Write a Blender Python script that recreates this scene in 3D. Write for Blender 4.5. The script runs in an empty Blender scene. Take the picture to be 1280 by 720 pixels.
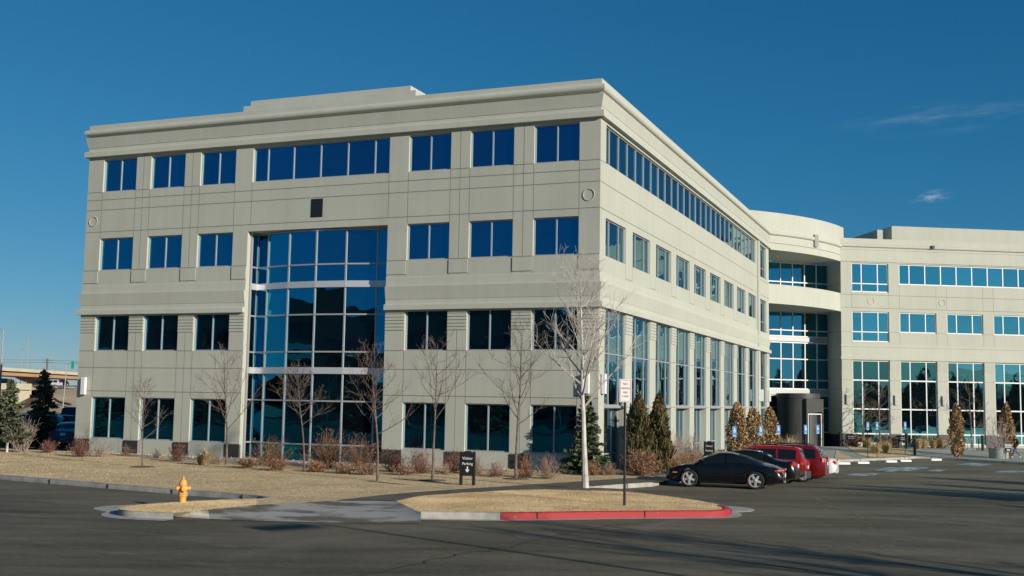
import bpy, bmesh, math, random
import numpy as np
from mathutils import Vector, Matrix
random.seed(7); rng = np.random.default_rng(7)
S = bpy.context.scene; C = S.collection
V = Vector
rad = math.radians

# ------------------------------------------------------------------ camera
FPX, PITCH, ROLL, CAMZ = 1424.5, 0.09932754, 0.01697843, 3.06
cp, sp, cr, sr = math.cos(PITCH), math.sin(PITCH), math.cos(ROLL), math.sin(ROLL)
FW = V((0, cp, sp)); UP0 = V((0, -sp, cp)); RT0 = V((1, 0, 0))
RT = cr*RT0 + sr*UP0; UPV = -sr*RT0 + cr*UP0
CAM = V((0, 0, CAMZ))
cd = bpy.data.cameras.new('camera'); cam = bpy.data.objects.new('camera', cd); C.objects.link(cam)
M3 = Matrix((RT, UPV, -FW)).transposed()
cam.matrix_world = Matrix.Translation(CAM) @ M3.to_4x4()
cd.sensor_width = 36; cd.lens = 36*FPX/1280; cd.clip_end = 20000; cd.clip_start = 0.1
S.camera = cam

def ss(a, b, x):
    t = min(1, max(0, (x-a)/(b-a))); return t*t*(3-2*t)
def gz(x, y):                      # the lot falls away along the right-hand wing
    t = (x-3.70)*.374+(y-48.05)*.927; s = (x-3.70)*.927-(y-48.05)*.374
    return -0.6*ss(-3, 12, t)*ss(-1, 4, s)*(1-.5*ss(85, 93, y))
def gp(px, py, off=0.0):           # where a sight line meets the ground
    d = RT*((px-640)/FPX) + UPV*((360-py)/FPX) + FW
    z = 0
    for _ in range(8):
        t = (z+off-CAMZ)/d.z; p = CAM + d*t; z = gz(p.x, p.y)
    return V((p.x, p.y, z+off))
def at(px, dist):                  # ground point at a distance in a viewing direction
    d = RT*((px-640)/FPX) + FW
    x = d.x/d.y*dist
    return V((x, dist, gz(x, dist)))

# ------------------------------------------------------------------ materials
def newmat(name):
    m = bpy.data.materials.new(name); m.use_nodes = True
    nt = m.node_tree; b = nt.nodes['Principled BSDF']
    return m, nt, b
def N(nt, typ, **kw):
    n = nt.nodes.new(typ)
    for k, v in kw.items():
        if k in n.inputs: n.inputs[k].default_value = v
        else: setattr(n, k, v)
    return n
def mat(name, col, rough=0.6, var=0.0, scale=3.0, stretch=(1, 1, 1), bump=0.0, bscale=40, metal=0.0, island=0.0, spec=0.5, col2=None, coat=0.0, detail=5, lo=0.35, hi=0.65):
    m, nt, b = newmat(name)
    b.inputs['Roughness'].default_value = rough; b.inputs['Metallic'].default_value = metal
    b.inputs['Specular IOR Level'].default_value = spec
    b.inputs['Coat Weight'].default_value = coat; b.inputs['Coat Roughness'].default_value = 0.03
    b.inputs['Base Color'].default_value = (*col, 1)
    L = nt.links.new; out = None
    tc = N(nt, 'ShaderNodeTexCoord'); mp = N(nt, 'ShaderNodeMapping'); mp.inputs['Scale'].default_value = stretch
    L(tc.outputs['Object'], mp.inputs['Vector'])
    if var or col2:
        nz = N(nt, 'ShaderNodeTexNoise', Scale=scale, Detail=detail, Roughness=0.6); L(mp.outputs[0], nz.inputs['Vector'])
        rp = N(nt, 'ShaderNodeValToRGB'); L(nz.outputs['Fac'], rp.inputs['Fac'])
        c2 = col2 or tuple(min(1, c*(1+var)) for c in col); c1 = col if col2 else tuple(c*(1-var) for c in col)
        rp.color_ramp.elements[0].position = lo; rp.color_ramp.elements[0].color = (*c1, 1)
        rp.color_ramp.elements[1].position = hi; rp.color_ramp.elements[1].color = (*c2, 1)
        out = rp.outputs[0]
    if island:
        g = N(nt, 'ShaderNodeNewGeometry'); mr = N(nt, 'ShaderNodeMapRange')
        mr.inputs['To Min'].default_value = 1-island; mr.inputs['To Max'].default_value = 1+island
        L(g.outputs['Random Per Island'], mr.inputs['Value'])
        mx = N(nt, 'ShaderNodeMix', data_type='RGBA', blend_type='MULTIPLY'); mx.inputs[0].default_value = 1
        if out: L(out, mx.inputs[6])
        else: mx.inputs[6].default_value = (*col, 1)
        L(mr.outputs[0], mx.inputs[7]); out = mx.outputs[2]
    if out: L(out, b.inputs['Base Color'])
    if bump:
        n2 = N(nt, 'ShaderNodeTexNoise', Scale=bscale, Detail=4); L(mp.outputs[0], n2.inputs['Vector'])
        bp = N(nt, 'ShaderNodeBump', Strength=bump, Distance=0.02); L(n2.outputs['Fac'], bp.inputs['Height']); L(bp.outputs[0], b.inputs['Normal'])
    return m

def glassmat(name, ramp, wav=0.02, dark=(.002, .003, .004), reflbase=1.0):
    m, nt, b = newmat(name); L = nt.links.new
    nt.nodes.remove(b); out = nt.nodes['Material Output']
    lw = N(nt, 'ShaderNodeLayerWeight', Blend=0.5)
    tc = N(nt, 'ShaderNodeTexCoord')
    nz = N(nt, 'ShaderNodeTexNoise', Scale=0.9, Detail=1.0); L(tc.outputs['Object'], nz.inputs['Vector'])
    bp = N(nt, 'ShaderNodeBump', Strength=wav, Distance=0.2); L(nz.outputs['Fac'], bp.inputs['Height'])
    rp = N(nt, 'ShaderNodeValToRGB'); L(lw.outputs['Facing'], rp.inputs['Fac'])
    el = rp.color_ramp.elements
    while len(el) > 1: el.remove(el[-1])
    for i, (p, c) in enumerate(ramp):
        e = el[0] if i == 0 else el.new(p)
        e.position = p; e.color = (*c, 1)
    ge = N(nt, 'ShaderNodeNewGeometry'); mr = N(nt, 'ShaderNodeMapRange'); L(ge.outputs['Random Per Island'], mr.inputs['Value']); mr.inputs['To Min'].default_value = .82; mr.inputs['To Max'].default_value = 1.12
    mu = N(nt, 'ShaderNodeMix', data_type='RGBA', blend_type='MULTIPLY'); mu.inputs[0].default_value = 1; L(rp.outputs[0], mu.inputs[6]); L(mr.outputs[0], mu.inputs[7])
    gl = N(nt, 'ShaderNodeBsdfGlossy', Roughness=0.0); L(mu.outputs[2], gl.inputs['Color']); L(bp.outputs[0], gl.inputs['Normal'])
    df = N(nt, 'ShaderNodeBsdfDiffuse', Color=(*dark, 1))
    ad = N(nt, 'ShaderNodeAddShader'); L(gl.outputs[0], ad.inputs[0]); L(df.outputs[0], ad.inputs[1])
    L(ad.outputs[0], out.inputs['Surface'])
    return m

def concrete(name, col):
    m, nt, b = newmat(name); L = nt.links.new
    b.inputs['Roughness'].default_value = 0.85
    tc = N(nt, 'ShaderNodeTexCoord')
    n1 = N(nt, 'ShaderNodeTexNoise', Scale=0.35, Detail=6, Roughness=0.6); L(tc.outputs['Object'], n1.inputs['Vector'])
    mp = N(nt, 'ShaderNodeMapping'); mp.inputs['Scale'].default_value = (2.5, 2.5, 0.12); L(tc.outputs['Object'], mp.inputs['Vector'])
    n2 = N(nt, 'ShaderNodeTexNoise', Scale=1.0, Detail=5, Roughness=0.65); L(mp.outputs[0], n2.inputs['Vector'])
    n3 = N(nt, 'ShaderNodeTexNoise', Scale=60, Detail=3); L(tc.outputs['Object'], n3.inputs['Vector'])
    a = N(nt, 'ShaderNodeMath', operation='ADD'); L(n1.outputs['Fac'], a.inputs[0]); L(n2.outputs['Fac'], a.inputs[1])
    a2 = N(nt, 'ShaderNodeMath', operation='MULTIPLY_ADD'); L(n3.outputs['Fac'], a2.inputs[0]); a2.inputs[1].default_value = .5; L(a.outputs[0], a2.inputs[2])
    rp = N(nt, 'ShaderNodeValToRGB'); mr = N(nt, 'ShaderNodeMapRange'); mr.inputs['From Min'].default_value = .85; mr.inputs['From Max'].default_value = 1.6
    L(a2.outputs[0], mr.inputs['Value']); L(mr.outputs[0], rp.inputs['Fac'])
    rp.color_ramp.elements[0].color = (*[c*.90 for c in col], 1); rp.color_ramp.elements[1].color = (*[c*1.05 for c in col], 1)
    L(rp.outputs[0], b.inputs['Base Color'])
    bp = N(nt, 'ShaderNodeBump', Strength=.25, Distance=.01); L(n3.outputs['Fac'], bp.inputs['Height']); L(bp.outputs[0], b.inputs['Normal'])
    return m

MT = {}
MT['wall'] = concrete('precast_concrete', (.465, .475, .405))
MT['trim'] = concrete('precast_trim', (.49, .50, .43))
MT['joint'] = mat('joint_sealant', (.20, .19, .165), .9)
MT['plinth'] = mat('dark_granite', (.035, .035, .037), .45, var=.3, scale=12)
MT['frame'] = mat('grey_aluminium', (.38, .39, .40), .45, metal=.2)
MT['wframe'] = mat('pale_aluminium', (.72, .72, .72), .4)
MT['band'] = mat('satin_metal_panel', (.62, .63, .65), .3, metal=.35)
MT['dark'] = mat('dark_opening', (.02, .022, .024), .6)
MT['black'] = mat('black_paint', (.012, .013, .013), .35)
MT['white'] = mat('white_paint', (.78, .78, .77), .5)
MT['glassA'] = glassmat('blue_glass', [(0, (.002, .18, .34)), (.25, (.003, .21, .37)), (.45, (.03, .32, .42)), (.7, (.34, .48, .54)), (1, (.9, .92, .92))])
MT['glassB'] = glassmat('side_glass', [(0, (.05, .25, .38)), (.45, (.07, .28, .40)), (.65, (.13, .32, .42)), (.8, (.26, .42, .48)), (1, (.75, .82, .85))], wav=.035)
MT['glassD'] = glassmat('teal_glass', [(0, (.12, .50, .58)), (.3, (.14, .53, .60)), (.6, (.2, .52, .60)), (1, (.8, .85, .88))])
MT['glassC'] = glassmat('entrance_glass', [(0, (.04, .26, .38)), (.4, (.05, .30, .42)), (.7, (.2, .42, .5)), (1, (.8, .85, .88))], dark=(.003, .004, .006))
MT['drum'] = mat('dark_stone_cladding', (.05, .05, .05), .5, var=.25, scale=2, stretch=(3, 3, .2))
MT['bark'] = mat('bare_bark', (.14, .11, .09), .9, var=.35, scale=8)
MT['bark_red'] = mat('reddish_bark', (.155, .11, .09), .9, var=.35, scale=8)
MT['bark_white'] = mat('white_bark', (.50, .48, .44), .85, var=.28, scale=7, stretch=(1, 1, .4))
MT['spruce'] = mat('spruce_needles', (.09, .12, .06), .8, island=.5)
MT['spruce_pale'] = mat('pale_spruce_needles', (.10, .115, .06), .8, island=.45)
MT['juniper'] = mat('juniper_sprays', (.075, .085, .025), .8, island=.5, col2=(.13, .085, .035), scale=1.2)
MT['copper'] = mat('dry_brown_leaves', (.36, .23, .11), .8, island=.6)
MT['rust'] = mat('rusty_twigs', (.24, .13, .07), .9, island=.4)
MT['maroon'] = mat('maroon_twigs', (.165, .08, .06), .9, island=.4)
MT['greytwig'] = mat('grey_twigs', (.30, .24, .20), .9, island=.35)
MT['browntwig'] = mat('brown_twigs', (.24, .155, .11), .9, island=.4)
MT['straw'] = mat('straw_grass', (.50, .38, .20), .9, island=.35)
MT['rock'] = mat('river_rock', (.42, .36, .31), .9, island=.4)
MT['tyre'] = mat('tyre_rubber', (.015, .015, .015), .8)
MT['chrome'] = mat('bright_wheel_metal', (.60, .60, .58), .38, metal=.45)
MT['carglass'] = mat('tinted_car_glass', (.008, .010, .011), .03, spec=.6)
MT['plastic'] = mat('dark_grey_plastic', (.05, .05, .052), .6)
MT['redlens'] = mat('red_lens', (.45, .012, .012), .12, spec=.6)
MT['clearlens'] = mat('clear_lens', (.75, .74, .72), .1, spec=.6)
MT['amber'] = mat('amber_lens', (.7, .18, .02), .15)
MT['galv'] = mat('galvanised_steel', (.34, .35, .35), .5, metal=.2)
MT['blue'] = mat('blue_sign_paint', (.075, .24, .48), .5)
MT['red'] = mat('red_sign_paint', (.55, .03, .035), .5)
MT['green'] = mat('green_sign_paint', (.0, .30, .20), .5)

# ------------------------------------------------------------------ mesh helpers
ORG = {}
def tag(o, label=None, cat=None, group=None, kind=None):
    if label: o['label'] = label
    if cat: o['category'] = cat
    if group: o['group'] = group
    if kind: o['kind'] = kind
    return o
def empty(name, loc, label, cat, group=None, rz=0.0):
    o = bpy.data.objects.new(name, None); C.objects.link(o); o.location = loc; o.rotation_euler = (0, 0, rz)
    o.empty_display_size = .2
    ORG[o] = V(loc) if rz == 0 else None
    return tag(o, label, cat, group)
class MB:
    def __init__(s): s.v = []; s.f = []
    def add(s, vs, fs):
        b = len(s.v); s.v += [tuple(v) for v in vs]; s.f += [tuple(i+b for i in f) for f in fs]; return s
    def quad(s, a, b, c, d): return s.add([a, b, c, d], [(0, 1, 2, 3)])
    def hexa(s, p): # 8 pts: bottom 4 ccw, top 4
        return s.add(p, [(3, 2, 1, 0), (4, 5, 6, 7), (0, 1, 5, 4), (1, 2, 6, 5), (2, 3, 7, 6), (3, 0, 4, 7)])
    def box(s, x0, x1, y0, y1, z0, z1, M=None):
        p = [V((x0, y0, z0)), V((x1, y0, z0)), V((x1, y1, z0)), V((x0, y1, z0)), V((x0, y0, z1)), V((x1, y0, z1)), V((x1, y1, z1)), V((x0, y1, z1))]
        if M: p = [M @ q for q in p]
        return s.hexa(p)
    def tube(s, pts, rads, n=6, cap=True):
        pts = [V(p) for p in pts]; b = len(s.v); k = len(pts)
        if not hasattr(rads, '__len__'): rads = [rads]*k
        up = None
        for i, p in enumerate(pts):
            t = (pts[min(i+1, k-1)]-pts[max(i-1, 0)])
            if t.length < 1e-9: t = V((0, 0, 1))
            t.normalize()
            if up is None: up = V((1, 0, 0)) if abs(t.x) < .8 else V((0, 1, 0))
            x = (up - t*up.dot(t)); x.normalize(); y = t.cross(x); up = x
            for j in range(n):
                a = 2*math.pi*j/n; s.v.append(tuple(p + (x*math.cos(a)+y*math.sin(a))*rads[i]))
        for i in range(k-1):
            for j in range(n):
                j2 = (j+1) % n
                s.f.append((b+i*n+j, b+i*n+j2, b+(i+1)*n+j2, b+(i+1)*n+j))
        if cap and n > 3:
            s.f.append(tuple(b+j for j in reversed(range(n)))); s.f.append(tuple(b+(k-1)*n+j for j in range(n)))
        return s
    def lathe(s, prof, n=20, M=None, cap=True):
        b = len(s.v)
        for r, z in prof:
            for j in range(n):
                a = 2*math.pi*j/n; p = V((r*math.cos(a), r*math.sin(a), z)); s.v.append(tuple(M @ p if M else p))
        k = len(prof)
        for i in range(k-1):
            for j in range(n):
                j2 = (j+1) % n; s.f.append((b+i*n+j, b+i*n+j2, b+(i+1)*n+j2, b+(i+1)*n+j))
        if cap:
            s.f.append(tuple(b+j for j in reversed(range(n)))); s.f.append(tuple(b+(k-1)*n+j for j in range(n)))
        return s
    def build(s, name, m, parent=None, smooth=False, org=None, bevel=0, sharp=35):
        o_ = org if org is not None else (ORG.get(parent) or V((0, 0, 0)) if parent else V((0, 0, 0)))
        me = bpy.data.meshes.new(name)
        vs = s.v if o_.length == 0 else [(a-o_.x, b-o_.y, c-o_.z) for a, b, c in s.v]
        me.from_pydata(vs, [], s.f); me.materials.append(m)
        if smooth:
            me.shade_smooth(); me.set_sharp_from_angle(angle=rad(sharp))
        me.update()
        o = bpy.data.objects.new(name, me); C.objects.link(o)
        if parent: o.parent = parent; ORG[o] = o_
        else: o.location = o_
        if bevel:
            md = o.modifiers.new('bevel', 'BEVEL'); md.width = bevel; md.segments = 2; md.limit_method = 'ANGLE'
        return o
def qmesh(name, P, m, parent=None, tri=False, org=V((0, 0, 0))):   # many loose quads/tris from an (n,4,3) array
    n, k, _ = P.shape
    me = bpy.data.meshes.new(name); P = P - np.array(org)
    me.vertices.add(n*k); me.vertices.foreach_set('co', P.reshape(-1).astype(np.float32))
    me.loops.add(n*k); me.loops.foreach_set('vertex_index', np.arange(n*k, dtype=np.int32))
    me.polygons.add(n); me.polygons.foreach_set('loop_start', np.arange(0, n*k, k, dtype=np.int32))
    me.update(calc_edges=True); me.validate(); me.materials.append(m)
    o = bpy.data.objects.new(name, me); C.objects.link(o)
    if parent: o.parent = parent
    return o
def copy_tree(o, parent=None):
    c = o.copy(); C.objects.link(c); c.parent = parent
    for ch in list(o.children): copy_tree(ch, c)
    return c
def place_copy(proto, loc, rz, label, scale=None):
    c = copy_tree(proto); c.location = loc; c.rotation_euler = (0, 0, rz); c['label'] = label
    if scale: c.scale = (scale,)*3
    return c
def textmesh(txt, size):
    cu = bpy.data.curves.new('t', 'FONT'); cu.body = txt; cu.size = size; cu.align_x = 'CENTER'; cu.align_y = 'CENTER'; cu.extrude = .0015; cu.resolution_u = 3
    o = bpy.data.objects.new('t', cu); C.objects.link(o)
    me = bpy.data.meshes.new_from_object(o.evaluated_get(bpy.context.evaluated_depsgraph_get()))
    bpy.data.objects.remove(o); bpy.data.curves.remove(cu)
    return me
def lettering(lines, M, m, parent, name='lettering'):
    mb = MB()
    for txt, size, x, z in lines:
        me = textmesh(txt, size)
        mb.add([M @ V((v.co.x+x, -v.co.z, v.co.y+z)) for v in me.vertices], [tuple(p.vertices) for p in me.polygons])
        bpy.data.meshes.remove(me)
    return mb.build(name, m, parent, org=V((0, 0, 0)))

# facade frames: O + du*u + nrm*out + z
class Face:
    def __init__(s, O, du, n): s.O, s.du, s.n = V(O), V(du), V(n)
    def __call__(s, u, o, z): return s.O + s.du*u + s.n*o + V((0, 0, z))
    def box(s, mb, u0, u1, o0, o1, z0, z1):
        mb.hexa([s(u0, o0, z0), s(u1, o0, z0), s(u1, o1, z0), s(u0, o1, z0), s(u0, o0, z1), s(u1, o0, z1), s(u1, o1, z1), s(u0, o1, z1)])
def wall_mesh(F, u0, u1, z0, z1, holes, depth=.35):
    mb = MB()
    us = sorted({round(x, 3) for h in holes for x in h[:2]} | {u0, u1}); zs = sorted({round(x, 3) for h in holes for x in h[2:4]} | {z0, z1})
    us = [u for u in us if u0 <= u <= u1]; zs = [z for z in zs if z0 <= z <= z1]
    def solid(i, j):
        if i < 0 or j < 0 or i >= len(us)-1 or j >= len(zs)-1: return True
        u = (us[i]+us[i+1])/2; z = (zs[j]+zs[j+1])/2
        return not any(h[0] < u < h[1] and h[2] < z < h[3] for h in holes)
    for i in range(len(us)-1):
        for j in range(len(zs)-1):
            a, b, c, d = us[i], us[i+1], zs[j], zs[j+1]
            if solid(i, j): mb.quad(F(a, 0, c), F(b, 0, c), F(b, 0, d), F(a, 0, d))
            else:
                if solid(i-1, j): mb.quad(F(a, 0, c), F(a, -depth, c), F(a, -depth, d), F(a, 0, d))
                if solid(i+1, j): mb.quad(F(b, 0, c), F(b, 0, d), F(b, -depth, d), F(b, -depth, c))
                if solid(i, j-1): mb.quad(F(a, 0, c), F(b, 0, c), F(b, -depth, c), F(a, -depth, c))
                if solid(i, j+1): mb.quad(F(a, 0, d), F(a, -depth, d), F(b, -depth, d), F(b, 0, d))
    return mb
def window(parent, F, u0, u1, z0, z1, rec, vm, hm, fm, gm, fw=.055, hw=None, tilt=.0016):
    mb = MB(); hw = hw or fw
    def b(a0, a1, c0, c1, pr=0): F.box(mb, a0, a1, -rec-.03, -rec+.05+pr, c0, c1)
    b(u0, u0+fw, z0, z1); b(u1-fw, u1, z0, z1); b(u0+fw, u1-fw, z1-fw, z1, -.003); b(u0+fw, u1-fw, z0, z0+fw, -.003)
    for u in vm: b(u-fw*.5, u+fw*.5, z0+fw, z1-fw, -.006)
    ue = [u0+fw]+list(vm)+[u1-fw]
    for z in hm:
        for i in range(len(ue)-1):
            b(ue[i]+(fw*.5 if i else 0), ue[i+1]-(fw*.5 if i < len(ue)-2 else 0), z-hw*.5, z+hw*.5, -.009)
    w = mb.build('window', fm, parent)
    pm = MB(); zz = [z0+.02]+list(hm)+[z1-.02]
    ue = [u0+.02]+list(vm)+[u1-.02]
    for i in range(len(ue)-1):
        for j in range(len(zz)-1):
            t, t2 = random.gauss(0, tilt), random.gauss(0, tilt)
            a, c = ue[i], ue[i+1]; lo, hi = zz[j], zz[j+1]
            f = lambda u, z: F(u, -rec-.01+t*(u-(a+c)/2)+t2*(z-(lo+hi)/2), z)
            pm.quad(f(a, lo), f(c, lo), f(c, hi), f(a, hi))
    pm.build('pane', gm, w)
    return w
def sweep(path, prof, closed=True):    # path: plan points counter-clockwise seen from above; prof: (out, z)
    mb = MB(); n = len(path); k = len(prof)
    for i, p in enumerate(path):
        p = V(p)
        if closed or 0 < i < n-1:
            d1 = (p-V(path[i-1])).normalized(); d2 = (V(path[(i+1) % n])-p).normalized()
        elif i == 0: d1 = d2 = (V(path[1])-p).normalized()
        else: d1 = d2 = (p-V(path[i-1])).normalized()
        n1 = V((d1.y, -d1.x, 0)); n2 = V((d2.y, -d2.x, 0)); m = (n1+n2); m = m/(m.length**2)*2
        for o, z in prof: mb.v.append(tuple(p+m*o+V((0, 0, z))))
    for i in range(n if closed else n-1):
        for j in range(k-1):
            a = i*k+j; b = ((i+1) % n)*k+j
            mb.f.append((a, b, b+1, a+1))
    return mb

# ------------------------------------------------------------------ world and sun
SUN_T, SUN_EL = 44.0, 17.0          # sun stands to the right and behind the viewer
sd = V((math.cos(rad(SUN_T)), -math.sin(rad(SUN_T)), math.tan(rad(SUN_EL)))).normalized()
W = bpy.data.worlds.new('World'); S.world = W; W.use_nodes = True
nt = W.node_tree; L = nt.links.new; bg = nt.nodes['Background']
sky = N(nt, 'ShaderNodeTexSky', sky_type='NISHITA'); sky.sun_disc = False
sky.sun_elevation = rad(SUN_EL); sky.sun_rotation = rad(90+SUN_T)
sky.altitude = 1700; sky.air_density = 1.0; sky.dust_density = 0.25; sky.ozone_density = 4.0
tc = N(nt, 'ShaderNodeTexCoord')
def cloud(prev, px, py, wx, wy, gain, nscale, seed, tiltdeg):
    d = (RT*((px-640)/FPX) + UPV*((360-py)/FPX) + FW).normalized()
    r = V((d.y, -d.x, 0)).normalized(); u = r.cross(d)
    a = rad(tiltdeg); r, u = r*math.cos(a)+u*math.sin(a), u*math.cos(a)-r*math.sin(a)
    def dot(v, s):
        n = N(nt, 'ShaderNodeVectorMath', operation='DOT_PRODUCT'); L(tc.outputs['Generated'], n.inputs[0]); n.inputs[1].default_value = v/s; return n.outputs['Value']
    x, y, z = dot(r, wx), dot(u, wy), dot(d, 1)
    cb = N(nt, 'ShaderNodeCombineXYZ'); L(x, cb.inputs[0]); L(y, cb.inputs[1])
    ln = N(nt, 'ShaderNodeVectorMath', operation='LENGTH'); L(cb.outputs[0], ln.inputs[0])
    mr = N(nt, 'ShaderNodeMapRange', interpolation_type='SMOOTHSTEP'); L(ln.outputs['Value'], mr.inputs['Value'])
    mr.inputs['From Min'].default_value = 1; mr.inputs['From Max'].default_value = 0.1
    nz = N(nt, 'ShaderNodeTexNoise', noise_dimensions='4D', Scale=nscale, Detail=6, Roughness=.6, W=seed); L(cb.outputs[0], nz.inputs['Vector'])
    m2 = N(nt, 'ShaderNodeMapRange', interpolation_type='SMOOTHSTEP'); L(nz.outputs['Fac'], m2.inputs['Value']); m2.inputs['From Min'].default_value = .38; m2.inputs['From Max'].default_value = .75
    ml = N(nt, 'ShaderNodeMath', operation='MULTIPLY'); L(mr.outputs[0], ml.inputs[0]); L(m2.outputs[0], ml.inputs[1])
    gt = N(nt, 'ShaderNodeMath', operation='GREATER_THAN'); L(z, gt.inputs[0]); gt.inputs[1].default_value = .5
    m3 = N(nt, 'ShaderNodeMath', operation='MULTIPLY'); L(ml.outputs[0], m3.inputs[0]); L(gt.outputs[0], m3.inputs[1])
    m4 = N(nt, 'ShaderNodeMath', operation='MULTIPLY'); L(m3.outputs[0], m4.inputs[0]); m4.inputs[1].default_value = gain
    mx = N(nt, 'ShaderNodeMix', data_type='RGBA'); L(m4.outputs[0], mx.inputs[0]); L(prev, mx.inputs[6]); mx.inputs[7].default_value = (7, 7.6, 8.2, 1)
    return mx.outputs[2]
SKS = 0.085                      # the sky's own colour response: deep, clear mountain-air blue
sep = N(nt, 'ShaderNodeSeparateColor'); L(sky.outputs[0], sep.inputs[0]); cmb = N(nt, 'ShaderNodeCombineColor')
for i, (e, k) in enumerate(((1.50, .56), (.80, .44), (.66, .49))):
    a = N(nt, 'ShaderNodeMath', operation='MULTIPLY'); L(sep.outputs[i], a.inputs[0]); a.inputs[1].default_value = SKS
    p_ = N(nt, 'ShaderNodeMath', operation='POWER'); L(a.outputs[0], p_.inputs[0]); p_.inputs[1].default_value = e
    c_ = N(nt, 'ShaderNodeMath', operation='MULTIPLY'); L(p_.outputs[0], c_.inputs[0]); c_.inputs[1].default_value = k/SKS; L(c_.outputs[0], cmb.inputs[i])
o = cloud(cmb.outputs[0], 1175, 148, .10, .016, .12, 1.6, 3.1, 2)
o = cloud(o, 1163, 246, .022, .0065, .5, 1.3, 8.2, 6)
L(o, bg.inputs['Color']); bg.inputs['Strength'].default_value = SKS
ld = bpy.data.lights.new('sun', 'SUN'); ld.energy = 3.85; ld.angle = rad(.53); ld.color = (1, .92, .78)
lo = bpy.data.objects.new('sun', ld); C.objects.link(lo); lo.rotation_euler = (-sd).to_track_quat('-Z', 'Y').to_euler(); lo.location = (40, -30, 40)
S.view_settings.view_transform = 'Standard'; S.view_settings.look = 'None'; S.view_settings.exposure = 0.40; S.view_settings.gamma = 1; S.view_settings.use_curve_mapping = False

# ------------------------------------------------------------------ the office building
YA = 1.18720227
dA = V((-math.sin(YA), math.cos(YA), 0)); dB = V((math.cos(YA), math.sin(YA), 0)); nA = -dB; nB = -dA
P0 = V((3.70, 48.05, 0)); LA, LB = 27.85, 43.7
FA = Face(P0, dA, nA); FB = Face(P0, dB, nB)
an = rad(7.0); dD = V((math.cos(an), math.sin(an), 0)); nD = V((math.sin(an), -math.cos(an), 0)); D0 = V((27.62, 95.22, 0)); LD = 30.0
FD = Face(D0, dD, nD)
BE = P0+dB*LB; dC = D0-BE; LC = dC.length; dC.normalize(); nC = V((dC.y, -dC.x, 0)); FC = Face(BE, dC, nC)
bld = empty('office_building', P0, 'large beige four-storey office building with blue mirrored windows and a bowed glass bay', 'office building')

# --- wing A (left facade)
cols = [(.95, 3.05), (4.0, 6.12), (7.07, 9.2), (18.7, 20.8), (21.73, 23.85), (24.75, 26.88)]
rows = [(.87, 2.95), (5.27, 7.1), (9.38, 11.05), (13.46, 15.17)]
BU0, BU1, BZ = 10.2, 17.85, 11.05
holesA = [(a, b, c, d) for a, b in cols for c, d in rows] + [(10.2, 17.7, 13.46, 15.17), (BU0, BU1, -.3, BZ)]
wall_mesh(FA, 0, LA, -.3, 16.9, holesA, .28).build('wall', MT['wall'], bld)
for a, b in cols:
    for c, d in rows:
        window(bld, FA, a, b, c, d, .15, [(a+b)/2], [], MT['frame'], MT['glassA'])
window(bld, FA, 10.2, 17.7, 13.46, 15.17, .15, [11.02, 12.47, 13.95, 15.45, 16.9], [], MT['frame'], MT['glassA'])
# --- wing B (right facade of the front wing)
colsB = [(.82+4.26*k, 3.97+4.26*k) for k in range(9)]
eB = (39.75, 42.5)
holesB = [(a, b, 9.38, 11.05) for a, b in colsB] + [(a, b, .1, 7.1) for a, b in colsB] + [(.82, 37.9, 13.46, 15.17), (*eB, 12.74, 15.17), (*eB, 8.6, 11.05), (*eB, .1, 7.1)]
wall_mesh(FB, 0, LB, -1.3, 16.9, holesB, .5).build('wall', MT['wall'], bld)
mul = lambda a: [a+.8, a+2.3]
for a, b in colsB:
    window(bld, FB, a, b, 9.38, 11.05, .13, mul(a), [], MT['frame'], MT['glassB'])
    window(bld, FB, a, b, 2.95, 7.1, .10, mul(a), [5.2], MT['frame'], MT['glassB'])
    window(bld, FB, a, b, .1, 2.85, .40, mul(a), [.85], MT['frame'], MT['glassB'])
window(bld, FB, .82, 37.9, 13.46, 15.17, .13, [1.6+1.42*k for k in range(26)], [], MT['frame'], MT['glassB'])
for z0, z1, h in ((12.74, 15.17, [13.46]), (8.6, 11.05, [9.38]), (2.95, 7.1, [5.2]), (.1, 2.85, [.85])):
    window(bld, FB, *eB, z0, z1, .15, [eB[0]+.9], h, MT['frame'], MT['glassB'])
led = MB()
for a, b in colsB+[eB]: FB.box(led, a+.002, b-.002, -.42, .06, 2.85, 2.96)
led.build('window_ledge', MT['frame'], bld)
# unseen sides and roof of the front wing
mb = MB(); q = P0+dA*LA; q2 = P0+dB*LB; q3 = q2+dA*LA
up = lambda p, z: V((p.x, p.y, z))
mb.quad(up(q, -.5), up(q, 16.9), up(q3, 16.9), up(q3, -.5)); mb.quad(up(q2, -.6), up(q3, -.6), up(q3, 16.9), up(q2, 16.9))
mb.build('wall', MT['wall'], bld)
mb = MB(); mb.quad(up(P0, 16.55), up(q2, 16.55), up(q3, 16.55), up(q, 16.55)); mb.build('roof', MT['plinth'], bld)
# cornice and mid ledge, mitred round the wing
def roll(o0, z0, r, n=8): return [(o0+r*math.cos(a), z0+r*math.sin(a)) for a in [(-math.pi/2)+math.pi*i/n for i in range(n+1)]]
corn = [(0, 15.30), (.19, 15.31), (.19, 15.56), (.17, 15.60), (.03, 15.62), (.03, 15.80), (.05, 15.80), (.17, 16.33), (.03, 16.35), (.03, 16.43)] + roll(.06, 16.60, .17) + [(.05, 16.78), (.05, 17.0), (-.35, 17.0), (-.35, 16.5)]
path = [q, P0, q2, q3]
sweep(path, corn).build('cornice', MT['trim'], bld, smooth=True, sharp=25)
ledge = [(0, 7.10), (.19, 7.11), (.19, 7.33), (.17, 7.36), (.025, 7.37), (.025, 7.60), (.04, 7.60), (.14, 8.18), (.025, 8.20), (.025, 8.60), (0, 8.62)]
ctr = P0+dA*BU0; ctl = P0+dA*BU1
sweep([ctr, P0], ledge[:], False) if False else None
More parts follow.
